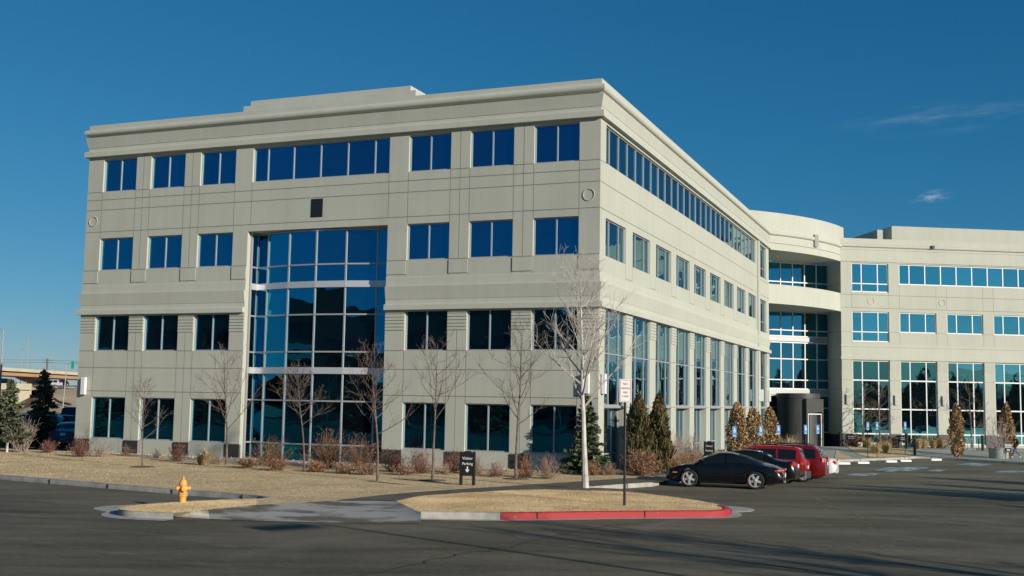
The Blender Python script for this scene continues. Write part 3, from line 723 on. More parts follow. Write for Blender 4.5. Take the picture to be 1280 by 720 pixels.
# plaza at the right, its lawn and paint
drape('plaza', hl[12:]+[V((60, 88, 0)), V((60, 99, 0)), D0+dD*LD-nD*.0, D0+dD*1, BE+dC*3, P0-dA*2.3+dB*40, P0-dA*2.35+dB*30], HT, MT['walk'], 2)
drape('lawn', [G(1056, 562.3), G(1075, 560.5), G(1112, 561.5), G(1132, 566), G(1143, 568.8), G(1130, 570.9), G(1092, 572.3), G(1075, 568.8)], HT+.02, MT['lawn'], 2)
drape('lawn', [G(1045, 565.0), G(1065, 572.3), G(1062, 574.0), G(1043, 574.8)], HT+.02, MT['lawn'], 2)
drape('lawn', [G(1108, 559.5), G(1180, 557.5), G(1240, 558.5), G(1420, 561), G(1420, 557.2), G(1240, 555.6), G(1100, 556.2)], HT+.02, MT['lawn'], 2)
drape('lawn', [G(1228, 562.4), G(1300, 563.5), G(1300, 569.5), G(1232, 566.3)], HT+.02, MT['lawn'], 2)
MT['worn'] = mat('worn_blue_paint', (.10, .10, .095), .8, scale=1.6, col2=(.40, .48, .52), detail=8, lo=.44, hi=.60)
for pts in ([(1093, 588), (1110, 584.6), (1150, 583.4), (1163, 585), (1140, 589), (1110, 590)], [(1052, 594.6), (1068, 592.2), (1098, 592), (1092, 595.5)], [(1192, 580.8), (1215, 578.6), (1242, 580.6), (1225, 583)], [(1240, 590.5), (1262, 588), (1290, 589.5), (1290, 592)], [(1160, 588.5), (1172, 586.5), (1184, 588), (1174, 590)]):
    drape('worn_paint', [gp(x, y) for x, y in pts], .016, MT['worn'], 1)
MT['faded'] = mat('faded_line_paint', (.11, .108, .098), .8, scale=3, col2=(.26, .255, .24), detail=8)
def ribbon(name, px, w, m, off=.006, jit=0.0, it=2):
    pts = [gp(x, y) for x, y in px]
    for _ in range(it):
        q = [pts[0]]
        for a, b in zip(pts, pts[1:]): q += [(a+b)/2+V((random.gauss(0, jit), random.gauss(0, jit), 0)), b]
        pts = q
    pts = [V((p.x, p.y, gz(p.x, p.y)+off)) for p in pts]
    return structure(sweep(pts, [(w/2, 0), (-w/2, 0)], False).build(name, m))
ribbon('tar_seam', [(440, 722), (520, 706), (590, 690), (640, 684), (700, 668), (775, 656), (830, 651)], .035, MT['tar'], .006, .06, 3)
ribbon('tar_seam', [(926, 648), (960, 640), (1010, 637)], .02, MT['tar'], .006, .05, 3)
ribbon('tar_seam', [(0, 628), (40, 627), (70, 631), (110, 632)], .03, MT['tar'], .006, .06, 2)
for a in ([(-20, 613.5), (60, 614.5), (150, 617)], [(60, 625), (150, 623.2), (232, 622.6)], [(-30, 603), (60, 605.5)], [(-40, 640), (60, 646)]):
    ribbon('stall_line', a, .10, MT['faded'], .005)

m, nt, b = newmat('tyre_scuff'); b.inputs['Base Color'].default_value = (.26, .23, .17, 1); b.inputs['Roughness'].default_value = .9
tcx = N(nt, 'ShaderNodeTexCoord'); nzx = N(nt, 'ShaderNodeTexNoise', Scale=2.2, Detail=6); nt.links.new(tcx.outputs['Object'], nzx.inputs['Vector']); mrx = N(nt, 'ShaderNodeMapRange'); nt.links.new(nzx.outputs['Fac'], mrx.inputs['Value'])
mrx.inputs['From Min'].default_value = .42; mrx.inputs['From Max'].default_value = .75; mrx.inputs['To Max'].default_value = .6; nt.links.new(mrx.outputs[0], b.inputs['Alpha']); MT['scuff'] = m
for px_, w_ in (([(1018, 623), (1040, 632), (1066, 643), (1083, 655), (1086, 666), (1072, 678), (1045, 688), (1005, 697)], .30), ([(1140, 688), (1165, 690), (1195, 692)], .35), ([(1130, 640), (1160, 650), (1200, 655), (1280, 658)], .4), ([(1080, 700), (1110, 683), (1140, 672)], .3), ([(0, 672), (80, 684), (200, 700), (300, 712)], .35), ([(60, 660), (180, 668), (330, 690)], .3), ([(930, 616), (1000, 614), (1080, 606), (1150, 601)], .4)):
    ribbon('tyre_scuff', px_, w_, MT['scuff'], .012, 0.03, 2)
drape('asphalt_patch', [gp(x, y) for x, y in ((640, 668), (662, 664), (690, 665.5), (700, 669), (675, 674), (648, 674))], .005, mat('patched_asphalt', (.13, .112, .08), .9, var=.2, scale=4, detail=8), 1)

# dry blades over the near lawns: a mass nobody could count
def inside(P, poly):
    x, y = P[:, 0], P[:, 1]; r = np.zeros(len(P), bool); n = len(poly)
    for i in range(n):
        x1, y1 = poly[i][0], poly[i][1]; x2, y2 = poly[(i+1) % n][0], poly[(i+1) % n][1]
        c = ((y1 > y) != (y2 > y)) & (x < (x2-x1)*(y-y1)/(y2-y1+1e-12)+x1); r ^= c
    return r
def blades(name, poly, dens, h, m, off=HT):
    pl = np.array([(p[0], p[1]) for p in poly]); lo_, hi_ = pl.min(0), pl.max(0); n = int(dens*np.prod(hi_-lo_))
    P = lo_+rng.random((n, 2))*(hi_-lo_); P = P[inside(P, pl)]; n = len(P)
    a = rng.random(n)*2*np.pi; hh = h*(.5+.8*rng.random(n)); w = .003+.004*rng.random(n); ln = rng.normal(0, .55, (n, 2))*hh[:, None]
    z = np.array([gz(x, y) for x, y in P])+off-.005
    T = np.zeros((n, 3, 3)); T[:, 0, :2] = P-np.c_[np.cos(a), np.sin(a)]*w[:, None]; T[:, 1, :2] = P+np.c_[np.cos(a), np.sin(a)]*w[:, None]
    T[:, 0, 2] = T[:, 1, 2] = z; T[:, 2, :2] = P+ln; T[:, 2, 2] = z+hh
    o = qmesh(name, T, m); return tag(o, 'short dormant tan grass blades', 'grass', kind='stuff')
isl_poly = pathL[:4]+back+isl_front
blades('dry_grass', isl_poly, 3600, .022, MT['grass'])
strip = edge2+[G(260, 637.1), G(320, 631.2)]
blades('dry_grass', lawn_pts, 420, .022, MT['grass'])
blades('dry_grass', strip, 3600, .024, MT['grass'])
blades('dry_grass', [G(1056, 562.3), G(1075, 560.5), G(1112, 561.5), G(1132, 566), G(1143, 568.8), G(1130, 570.9), G(1092, 572.3), G(1075, 568.8)], 120, .06, MT['grass'], HT+.02)

# loose stones of the gravel bed
n = 1500; u = rng.random(n)*28.4-.3; s_ = rng.random(n)**1.2*(1.1+.9*np.exp(-((u-14)/5)**2)); r_ = .03+.05*rng.random(n)**2
base = np.array(P0)[None]+u[:, None]*np.array(dA)+s_[:, None]*np.array(nA)
oct_ = np.array([[1, 0, 0], [0, 1, 0], [-1, 0, 0], [0, -1, 0], [0, 0, .7], [0, 0, -.5]]); tri = [(0, 1, 4), (1, 2, 4), (2, 3, 4), (3, 0, 4)]
ang = rng.random(n)*6.28; T = np.zeros((n*4, 3, 3))
for k, t in enumerate(tri):
    for j, vi in enumerate(t):
        o_ = oct_[vi]; x = o_[0]*np.cos(ang)-o_[1]*np.sin(ang)*.7; y = o_[0]*np.sin(ang)+o_[1]*np.cos(ang)*.7
        T[k::4, j, 0] = base[:, 0]+x*r_; T[k::4, j, 1] = base[:, 1]+y*r_; T[k::4, j, 2] = HT+.012+o_[2]*r_
tag(qmesh('loose_stones', T, MT['rock']), 'loose tan river stones of the bed along the facade', 'stones', kind='stuff')

# ------------------------------------------------------------------ cars
def interp(tab, x):
    if x <= tab[0][0]: return tab[0][1]
    for (a, b), (c, d) in zip(tab, tab[1:]):
        if x <= c: t = (x-a)/(c-a); t2 = t*t*(3-2*t); return b+(d-b)*(t*.6+t2*.4)
    return tab[-1][1]
def make_car(name, label, cat, group, spec, paint):
    L_, Wd = spec['L'], spec['W']/2; xf, xr, R = spec['xf'], spec['xr'], spec['R']
    root = empty(name, (0, 0, 0), label, cat, group); ORG[root] = V((0, 0, 0))
    xs = sorted(set([-L_/2+L_*i/44 for i in range(45)]+[x+R*1.13*math.cos(a) for x in (xf, xr) for a in [math.pi*i/14 for i in range(15)]]))
    top, belt, wid, roofw = spec['top'], spec['belt'], spec['wid'], spec['roofw']
    zb0 = spec.get('zb', .2)
    def ring(x):
        zt = interp(top, x); zbelt = min(interp(belt, x), zt-.012); w = interp(wid, x)*Wd; rw = interp(roofw, x)*Wd
        zb = zb0+(.10*ss(L_/2-.5, L_/2, abs(x)))
        arch = 0
        for c in (xf, xr):
            d = abs(x-c); Ra = R*1.13
            if d < Ra: arch = max(arch, R+math.sqrt(max(0, Ra*Ra-d*d)))
        b1 = max(zb, arch); b2 = max(zb+.07, arch)
        bm_ = (b2+zbelt)/2
        return [V((x, 0, b1)), V((x, w-.16, b1)), V((x, w-.02, b2)), V((x, w, max(b2+.001, b2*.4+zbelt*.6-.12))), V((x, w-.015, max(b2+.002, zbelt-.10))), V((x, w-.05-.03*(zt-zbelt < .06), zbelt)),
                V((x, rw+.03*min(1, (zt-zbelt)/.3), zbelt+(zt-zbelt)*.84)), V((x, rw-.10, zt-.012)), V((x, rw*.5, zt+.012)), V((x, 0, zt+.02))]
    mb = MB(); k = 10
    rings = [ring(x) for x in xs]
    for r in rings: mb.v += [tuple(p) for p in r]+[(p.x, -p.y, p.z) for p in r]
    for i in range(len(xs)-1):
        for j in range(k-1):
            a, b = i*2*k+j, (i+1)*2*k+j
            mb.f.append((a, b, b+1, a+1)); a += k; b += k; mb.f.append((a, a+1, b+1, b))
    for i in (0, len(xs)-1):
        for j in range(k-1):
            a = i*2*k+j; f = (a, a+1, a+1+k, a+k); mb.f.append(f if i == 0 else f[::-1])
    body = mb.build('body', paint, root, smooth=True, sharp=40)
    if spec.get('clad'):     # grey lower cladding and bumper
        cb = MB(); zc = spec['clad']
        for s in (1, -1):
            for i in range(len(xs)-1):
                r0, r1 = rings[i], rings[i+1]
                if r0[2].z < zc-.02 and r1[2].z < zc-.02: cb.quad(V((xs[i], s*(r0[3].y+.006), r0[2].z)), V((xs[i+1], s*(r1[3].y+.006), r1[2].z)), V((xs[i+1], s*(r1[3].y+.008), zc)), V((xs[i], s*(r0[3].y+.008), zc)))
        for e, sg in ((-L_/2, -1), (L_/2, 1)):
            w = Wd*.95; cb2 = MB()
            cb2.hexa([V((e-.02*sg, -w, .30)), V((e+.07*sg, -w+.08, .30)), V((e+.07*sg, w-.08, .30)), V((e-.02*sg, w, .30)), V((e-.02*sg, -w, .62)), V((e+.07*sg, -w+.08, .60)), V((e+.07*sg, w-.08, .60)), V((e-.02*sg, w, .62))]); cb2.build('bumper', MT['plastic'], root)
        cb.build('lower_cladding', MT['plastic'], root)
    # side windows
    for a, b in spec['side']:
        for s in (1, -1):
            g = MB(); n = 10; col = []
            for i in range(n+1):
                x = a+(b-a)*i/n; r = ring(x); p, q = r[5], r[6]
                lo = p.lerp(q, .10); hi = p.lerp(q, .93)
                hi.z = max(hi.z, lo.z+.004)
                col.append((V((x, s*(lo.y+.007), lo.z)), V((x, s*(hi.y+.007), hi.z))))
            for c, d in zip(col, col[1:]): g.quad(c[0], d[0], d[1], c[1])
            g.build('side_window', MT['carglass'], root, smooth=True)
    for nm, (a, b), f in (('windshield', spec['ws'], .98), ('rear_window', spec['rw'], .94)):
        g = MB(); n = 8; rowp = []
        for i in range(n+1):
            x = a+(b-a)*i/n; r = ring(x); w = r[7].y*f
            nrm = V((interp(top, x-.05)-interp(top, x+.05), 0, .1)).normalized()*.009
            rowp.append([V((x, w*t, r[7].z+(r[9].z-r[7].z)*(1-abs(t))*(1.3 if abs(t) < .6 else 1)))+nrm for t in (-1, -.5, 0, .5, 1)])
        for p, q in zip(rowp, rowp[1:]):
            for j in range(4): g.quad(p[j], q[j], q[j+1], p[j+1])
        g.build(nm, MT['carglass'], root, smooth=True)
    # wheels
    for x in (xf, xr):
        for s in (1, -1):
            Mw = Matrix.Translation((x, s*(Wd-.115), R)) @ Matrix.Rotation(-s*math.pi/2, 4, 'X')
            r2 = R*spec.get('rimr', .68)
            t = MB(); t.lathe([(r2, -.09), (R-.03, -.10), (R, -.07), (R, .07), (R-.03, .10), (r2, .09), (r2-.01, .05)], 28, Mw, False)
            rt = MB(); rt.lathe([(r2+.004, -.08), (r2-.004, .075), (r2-.03, .07), (r2-.035, .02)], 28, Mw, False)
            for i in range(spec.get('spokes', 5)):
                A = Mw @ Matrix.Rotation(2*math.pi*i/spec.get('spokes', 5)+.3, 4, 'Z')
                w1, w2 = (.045, .03)
                rt.hexa([A @ V(p) for p in [(.03, -w1, .045), (r2-.015, -w2*1.6, .03), (r2-.015, w2*1.6, .03), (.03, w1, .045), (.03, -w1, .085), (r2-.015, -w2, .065), (r2-.015, w2, .065), (.03, w1, .085)]])
            rt.lathe([(.06, .04), (.06, .09), (.04, .10), (0, .10)], 12, Mw, False)
            wb = MB(); wb.lathe([(r2-.01, .012), (0, .014)], 24, Mw, False)
            wh = t.build('wheel', MT['tyre'], root, smooth=True); rt.build('rim', spec.get('rimmat', MT['chrome']), wh, smooth=True, sharp=30); wb.build('brake_disc', MT['plastic'], wh)
            if spec.get('caliper'):
                cp_ = MB(); cp_.box(.10, .19, -.07, .07, .02, .04, Mw @ Matrix.Rotation(0.2, 4, 'Z')); cp_.build('brake_caliper', MT['red'], wh)
    # lamps
    for s in (1, -1):
        x0, z0, z1, wy, dp = spec['tail']; r = ring(-L_/2+.06); yo = r[3].y
        g = MB(); g.hexa([V((-L_/2-.004, s*(yo-wy), z0)), V((-L_/2-.004, s*(yo-.05), z0)), V((-L_/2+dp, s*(ring(-L_/2+dp)[3].y+.008), z0+.02)), V((-L_/2+dp, s*(yo-wy), z0+.02)), V((-L_/2+.004, s*(yo-wy), z1)), V((-L_/2+.004, s*(yo-.06), z1)), V((-L_/2+dp, s*(ring(-L_/2+dp)[4].y+.006), z1-.01)), V((-L_/2+dp, s*(yo-wy), z1))])
        tl = g.build('taillight', MT['redlens'], root, bevel=spec.get('tailbev', .03))
        if spec.get('clear'):
            zc0, zc1 = spec['clear']; g = MB(); g.box(-L_/2-.010, -L_/2+.05, min(s*(yo-wy+.01), s*(yo-.055)), max(s*(yo-wy+.01), s*(yo-.055)), zc0, zc1)
            g.box(-L_/2+.055, -L_/2+dp*.8, min(s*(yo-.03), s*(yo+.022)), max(s*(yo-.03), s*(yo+.022)), zc0, zc1)
            g.build('indicator_lens', MT['clearlens'] if not spec.get('amb') else MT['amber'], tl)
        hx = spec['head']; g = MB()
        xa, xb, z0, z1 = hx; ya, yb = ring(xa)[3].y, ring(xb)[3].y
        g.hexa([V((xb, s*(yb-.32), z0)), V((xb, s*(yb+.004), z0)), V((xa, s*(ya+.004), z0+.02)), V((xa, s*(ya-.25), z0)), V((xb-.03, s*(yb-.3), z1)), V((xb-.03, s*(yb-.01), z1)), V((xa, s*(ya-.0), z1+.02)), V((xa, s*(ya-.25), z1))])
        g.build('headlight', MT[spec.get('headmat', 'clearlens')], root, bevel=.015)
        if spec.get('marker'):
            x, z = spec['marker']; yy = ring(x)[3].y; g = MB(); g.box(x-.08, x+.08, min(s*(yy-.02), s*(yy+.012)), max(s*(yy-.02), s*(yy+.012)), z-.022, z+.022); g.build('side_marker', MT['amber'], root)
        mx, mz = spec['mirror']; yy = ring(mx)[5].y; g = MB()
        g.lathe([(.0, -.09), (.055, -.07), (.07, 0), (.055, .07), (0, .09)], 12, Matrix.Translation((mx, s*(yy+.13), mz+.06)) @ Matrix.Rotation(math.pi/2, 4, 'X'), False)
        g.tube([(mx, s*(yy-.02), mz), (mx, s*(yy+.08), mz+.04)], .02)
        g.build('door_mirror', paint, root, smooth=True)
        for hx_ in spec['handles']:
            yy = ring(hx_)[4].y; hz = ring(hx_)[4].z; g = MB(); g.box(hx_-.1, hx_+.1, min(s*(yy-.01), s*(yy+.03)), max(s*(yy-.01), s*(yy+.03)), hz-.02, hz+.015); g.build('door_handle', paint if not spec.get('clad') else MT['black'], root, bevel=.008)
    seam = MB()
    for x in spec['seams']:
        for s in (1, -1):
            r = ring(x)
            for p, q in ((r[2], r[3]), (r[3], r[4]), (r[4], r[5])):
                if q.z-p.z > .01: seam.quad(V((x-.007, s*(p.y+.004), p.z)), V((x+.007, s*(p.y+.004), p.z)), V((x+.007, s*(q.y+.004), q.z)), V((x-.007, s*(q.y+.004), q.z)))
    seam.build('door_seam', MT['black'], root)
    px, pz = spec['plate']; g = MB(); g.box(px-.02, px, -.155, .155, pz-.075, pz+.075); g.build('license_plate', MT['white'], root)
    if spec.get('rack'):
        for s in (1, -1):
            x0, x1 = spec['rack']; yy = ring((x0+x1)/2)[7].y-.03; z = [ring(x)[7].z for x in (x0, (x0+x1)/2, x1)]
            g = MB(); g.tube([(x0, s*yy, z[0]), (x0+.12, s*yy, z[0]+.06), ((x0+x1)/2, s*yy, z[1]+.075), (x1-.12, s*yy, z[2]+.06), (x1, s*yy, z[2])], .018); g.build('roof_rail', MT['black'], root)
        if spec.get('bars'):
            g = MB()
            for x in spec['bars']: 
                zt = ring(x)[7].z+.085; g.box(x-.035, x+.035, -yy, yy, zt, zt+.03)
            g.build('roof_bar', MT['black'], root)
    if spec.get('exhaust'):
        g = MB(); g.tube([(-L_/2+.12, .05, .27), (-L_/2-.03, .05, .27)], .045, 12); g.tube([(-L_/2+.12, -.05, .27), (-L_/2-.03, -.05, .27)], .045, 12); g.build('exhaust', MT['chrome'], root, smooth=True)
    return root
def paint(name, col): return mat(name, col, .25, coat=.45, spec=.35)
sport = dict(L=4.34, W=1.80, xf=1.24, xr=-1.19, R=.325, rimr=.76, zb=.16, rimmat=MT['chrome'], caliper=True,
    top=[(-2.17, .56), (-2.10, .72), (-1.85, .85), (-1.55, .92), (-1.2, 1.02), (-.7, 1.19), (-.25, 1.285), (.05, 1.30), (.35, 1.27), (.8, 1.07), (1.18, .875), (1.6, .80), (1.9, .70), (2.08, .58), (2.17, .42)],
    belt=[(-2.17, .54), (-1.9, .80), (-1.4, .87), (-.7, .91), (0, .88), (.8, .85), (1.3, .84), (1.7, .77), (2.05, .58), (2.17, .4)],
    wid=[(-2.17, .80), (-2.0, .93), (-1.6, .99), (-1.1, 1.0), (-.3, .965), (.4, .955), (1.2, .98), (1.7, .94), (2.0, .84), (2.17, .66)],
    roofw=[(-2.17, .62), (-1.6, .62), (-1.0, .64), (-.3, .66), (.3, .67), (.9, .74), (1.3, .74), (2.17, .5)],
    side=[(-.05, .78), (-1.05, -.14)], ws=(.42, 1.12), rw=(-1.45, -.55), tail=(0, .63, .74, .40, .30), clear=(.70, .73), head=(1.80, 2.04, .58, .66), headmat='carglass', marker=(1.78, .53), mirror=(.72, .92), handles=[-.12], seams=[.88, -.35], plate=(-2.185, .52), exhaust=True)
sedan = dict(L=4.62, W=1.76, xf=1.40, xr=-1.32, R=.315, spokes=7, zb=.2,
    top=[(-2.31, .70), (-2.26, .93), (-2.1, 1.0), (-1.75, 1.03), (-1.45, 1.08), (-.85, 1.35), (-.5, 1.42), (-.1, 1.44), (.3, 1.41), (.75, 1.20), (1.15, 1.0), (1.6, .94), (2.05, .83), (2.25, .68), (2.31, .45)],
    belt=[(-2.31, .68), (-2.2, .92), (-1.5, .97), (-.5, .97), (.6, .94), (1.2, .92), (1.8, .84), (2.2, .64), (2.31, .44)],
    wid=[(-2.31, .84), (-2.1, .96), (-1.2, 1.0), (0, 1.0), (1.2, .99), (1.9, .93), (2.2, .84), (2.31, .72)],
    roofw=[(-2.31, .72), (-1.4, .70), (-.6, .70), (.3, .70), (1.0, .78), (2.31, .6)],
    side=[(-.10, .72), (-.98, -.18)], ws=(.38, 1.1), rw=(-1.42, -.68), tail=(0, .70, .95, .30, .20), tailbev=.10, head=(1.95, 2.24, .58, .74), mirror=(.78, .98), handles=[-.02, -.95], seams=[.92, -.14, -.98], plate=(-2.335, .82))
suv = dict(L=4.55, W=1.78, xf=1.36, xr=-1.26, R=.355, spokes=5, zb=.28, clad=.62,
    top=[(-2.27, 1.0), (-2.22, 1.12), (-1.98, 1.62), (-1.8, 1.70), (-1.0, 1.735), (0, 1.73), (.45, 1.68), (.85, 1.42), (1.15, 1.12), (1.6, 1.06), (2.05, 1.0), (2.22, .88), (2.27, .6)],
    belt=[(-2.27, .98), (-1.9, 1.08), (-1, 1.08), (.5, 1.06), (1.2, 1.03), (2.0, .95), (2.27, .6)],
    wid=[(-2.27, .93), (-2.0, .98), (0, 1.0), (1.2, .99), (2.0, .94), (2.27, .82)], roofw=[(-2.27, .80), (-1.8, .78), (0, .78), (.5, .78), (1.1, .85), (2.27, .7)],
    side=[(-.05, .72), (-.95, -.13), (-1.86, -1.05)], ws=(.52, 1.1), rw=(-2.2, -1.99), tail=(0, .86, 1.10, .16, .22), clear=(.90, .97), amb=True, head=(1.98, 2.22, .72, .9), mirror=(.8, 1.12), handles=[-.05, -.92], seams=[.86, -.09, -1.0], plate=(-2.30, .80), rack=(-1.75, .2))
van = dict(L=4.85, W=1.90, xf=1.5, xr=-1.42, R=.345, spokes=7, zb=.24,
    top=[(-2.42, .95), (-2.36, 1.10), (-2.08, 1.60), (-1.85, 1.74), (-1.0, 1.785), (0, 1.77), (.5, 1.70), (1.0, 1.42), (1.45, 1.12), (1.9, 1.02), (2.25, .88), (2.38, .70), (2.42, .5)],
    belt=[(-2.42, .93), (-2.0, 1.10), (-1, 1.10), (.6, 1.06), (1.4, 1.0), (2.1, .86), (2.42, .5)],
    wid=[(-2.42, .88), (-2.1, .97), (-1, 1.0), (1, 1.0), (1.9, .95), (2.25, .86), (2.42, .72)], roofw=[(-2.42, .76), (-1.8, .76), (0, .77), (.6, .77), (1.4, .84), (2.42, .65)],
    side=[(.0, .95), (-1.0, -.09), (-1.98, -1.1)], ws=(.6, 1.4), rw=(-2.33, -2.0), tail=(0, .84, 1.20, .12, .16), clear=(1.0, 1.18), head=(1.98, 2.3, .70, .86), mirror=(.95, 1.1), handles=[.0, -.95], seams=[1.0, -.05, -1.05], plate=(-2.45, .9), rack=(-1.8, .1), bars=(-1.5, -.3))
cargroup = 'cars parked nose-in along the right-hand wing'
heading = math.atan2(dA.y, dA.x)
def park(root, x, y, h=heading):
    nrm = V((-(gz(x+.7, y)-gz(x-.7, y))/1.4, -(gz(x, y+.7)-gz(x, y-.7))/1.4, 1)).normalized(); f = V((math.cos(h), math.sin(h), 0)); f = (f-nrm*f.dot(nrm)).normalized()
    root.location = (x, y, gz(x, y)); root.rotation_euler = Matrix((f, nrm.cross(f), nrm)).transposed().to_euler(); return root
def park_end(root, t, px, L_, h=heading):        # t: along the wing; the rear end stands at this column
    s = 4.0
    for _ in range(60):
        p = P0+dB*(t+.85)-dA*s; s += (px-(640+FPX*p.x/(p.y*FW.y)))*p.y/FPX*.9
    q = P0+dB*t-dA*(s-L_/2); return park(root, q.x, q.y, h)
def park_by(root, px, py, z, lx, ly, h=heading):      # from where a tyre or a bumper corner stands
    p = gp(px, py, z); c_, s_ = math.cos(h), math.sin(h); return park(root, p.x-(c_*lx-s_*ly), p.y-(s_*lx+c_*ly), h)
P_black = paint('black_car_paint', (.004, .004, .004)); P_red = paint('red_car_paint', (.27, .009, .010)); P_dred = paint('dark_red_car_paint', (.15, .006, .008)); P_white = paint('white_car_paint', (.78, .79, .80)); P_navy = paint('navy_car_paint', (.015, .022, .045)); P_blue = paint('blue_car_paint', (.015, .035, .085)); P_silver = paint('silver_car_paint', (.5, .52, .54))
c1 = make_car('sports_car', 'low black two-door sports car with five-spoke bright wheels, nearest of the parked row', 'car', cargroup, sport, P_black)
park_by(c1, 944.5, 612, 0, -1.19, .79, math.atan2(.31, -.95))
park_end(make_car('sedan', 'black four-door sedan with round red taillights parked just behind the low sports car', 'car', cargroup, sedan, P_black), 4.6, 1002, 4.62)
park_end(make_car('station_wagon', 'bright red boxy wagon with grey bumper between the black sedan and the darker red van', 'car', cargroup, suv, P_red), 8.9, 1014, 4.55)
park_end(make_car('minivan', 'dark red minivan with tall clear-topped taillights and roof bars', 'van', cargroup, van, P_dred), 12.2, 1038, 4.85)
wc = make_car('sedan', 'white sedan, only its tail showing beyond the dark red minivan', 'car', cargroup, sedan, P_white); park_end(wc, 15.2, 1050.5, 4.62)
# vehicles in the shade beside the left end
g2 = 'vehicles parked in the shade left of the building'
s1 = make_car('van', 'dark navy van in the shade left of the black spruce', 'van', g2, van, P_navy); p = at(42, 70); park(s1, p.x, p.y, rad(183))
s2 = make_car('station_wagon', 'black wagon in the shade seen past the right of the black spruce', 'car', g2, suv, P_black); p = at(76, 72); park(s2, p.x, p.y, rad(176))
s3 = make_car('sedan', 'dark blue car half hidden behind the left edge of the building', 'car', g2, sedan, P_blue); p = at(99, 66.5); park(s3, p.x, p.y, rad(100))
s4 = copy_tree(s1); s4['label'] = 'navy van at the very left edge of the photo behind the pale spruce'; p = at(-6, 66); park(s4, p.x, p.y, rad(95))
s5 = copy_tree(s2); s5['label'] = 'black wagon parked on the far pale road by the building edge'; p = at(100, 120); park(s5, p.x, p.y, rad(100))

# ------------------------------------------------------------------ trees and shrubs
R_ = random.Random(11)
def curve(p, d, L_, n, up, wob):
    pts = [V(p)]; d = V(d).normalized()
    for i in range(n):
        d = (d+V((R_.gauss(0, wob), R_.gauss(0, wob), R_.gauss(0, wob)+up))).normalized(); pts.append(pts[-1]+d*(L_/n))
    return pts
def bare_tree(name, loc, label, group, H, r0, first, spread, nb, bark, up=.10, rise=(.5, 1.0), twigs=7, twigm=None, lean=0.0, dens=1.0):
    root = empty(name, loc, label, 'tree', group); O = V(loc); ORG[root] = O
    tp = curve(O-V((0, 0, .1)), (lean, 0, 1), H+.1, 9, .15, .035)
    tr = [max(.006, r0*(1-i/9.3)**.8) for i in range(10)]; tr[0] = r0*1.35; tr[1] = r0*.98
    t = MB(); t.tube(tp, tr, 8); t.build('trunk', bark, root, smooth=True, org=O)
    b = MB()
    def along(f): i = min(8, int(f*9)); return tp[i].lerp(tp[i+1], f*9-i), tr[i]+(tr[i+1]-tr[i])*(f*9-i)
    for k in range(nb):
        f = first+(.97-first)*(k/(nb-1))**.9; p, rr = along(f); az = k*2.4+R_.uniform(-.5, .5)
        el = R_.uniform(*rise); Lb = spread*(1-.68*(f-first)/(1-first))*R_.uniform(.75, 1.15)
        d = V((math.cos(az)*math.cos(el), math.sin(az)*math.cos(el), math.sin(el)))
        pts = curve(p, d, Lb, 6, up, .09); rb = min(rr*.62, r0*.42)
        b.tube(pts, [max(.0045, rb*(1-i/6.3)) for i in range(7)], 5)
        for j in range(int(twigs*dens)):
            g = R_.uniform(.22, .98); i = min(5, int(g*6)); q = pts[i].lerp(pts[i+1], g*6-i); dd = (pts[i+1]-pts[i]).normalized()
            sd_ = V((R_.gauss(0, 1), R_.gauss(0, 1), R_.gauss(.35, .7))).normalized(); d2 = (dd*.9+sd_*.9).normalized()
            L2 = Lb*R_.uniform(.18, .48)*(1.15-.5*g); p2 = curve(q, d2, L2, 4, up*.7, .14); r2 = max(.0042, rb*.35)
            b.tube(p2, [max(.003, r2*(1-m/4.6)) for m in range(5)], 4)
            for m in range(3):
                h = R_.randint(1, 4); d3 = ((p2[h]-p2[h-1]).normalized()+V((R_.gauss(0, .6), R_.gauss(0, .6), R_.gauss(.15, .5)))).normalized()
                b.tube(curve(p2[h], d3, L2*R_.uniform(.3, .6), 3, .05, .14), [.0038, .0032, .0028, .002], 3, False)
    b.build('crown', twigm or bark, root, org=O)
    return root
gA = 'young bare trees in the lawn before the left facade'
def tb(px, py): return gp(px, py, HT-.02)
bare_tree('bare_tree', tb(732, 612.5), 'white-barked bare tree on the island beside the red kerb, largest of the bare trees', 'bare trees', 7.6, .098, .37, 3.1, 30, MT['bark_white'], up=.13, rise=(.35, .95), twigs=12, twigm=mat('pale_twigs', (.45, .40, .36), .85))
for px, py, H, r0, first, spd, nb, bk, lab in (
    (645, 599.5, 5.9, .062, .36, 1.9, 20, 'bark', 'slender brown bare tree standing before the second ground-floor window from the building corner'),
    (540.5, 601.5, 5.0, .055, .45, 1.75, 16, 'bark_red', 'bare tree with a high forked crown just left of the visitor parking sign'),
    (472, 602, 4.6, .055, .38, 1.7, 17, 'bark_red', 'bare tree before the right edge of the glass bay'),
    (380, 588, 4.1, .05, .46, 1.5, 22, 'bark', 'pale bare tree with a broom-like crown before the middle of the glass bay'),
    (283, 581.5, 4.6, .06, .34, 1.9, 18, 'bark_red', 'reddish bare tree just left of the glass bay'),
    (178, 584.5, 3.5, .04, .34, 1.35, 15, 'bark_red', 'small bare tree by the second window from the left end')):
    bare_tree('bare_tree', tb(px, py), lab, gA, H, r0*.85, first, spd*1.2, int(nb*1.15), MT[bk], twigs=8, rise=(.3, .95))
    if px in (645, 178, 540.5):
        p = tb(px, py); mb = MB(); mb.lathe([(.55, .0), (.5, .035), (.25, .06), (0, .07)], 20, Matrix.Translation(p), False); structure(mb.build('mulch_ring', MT['mulch'], smooth=True))
p = tb(732, 612.5); mb = MB(); mb.lathe([(1.25, .0), (1.0, .04), (.4, .07), (0, .075)], 24, Matrix.Translation(p) @ Matrix.Diagonal((1.4, .55, 1, 1)), False); structure(mb.build('mulch_ring', MT['mulch'], smooth=True))
gD = 'bare trees before the far wing'
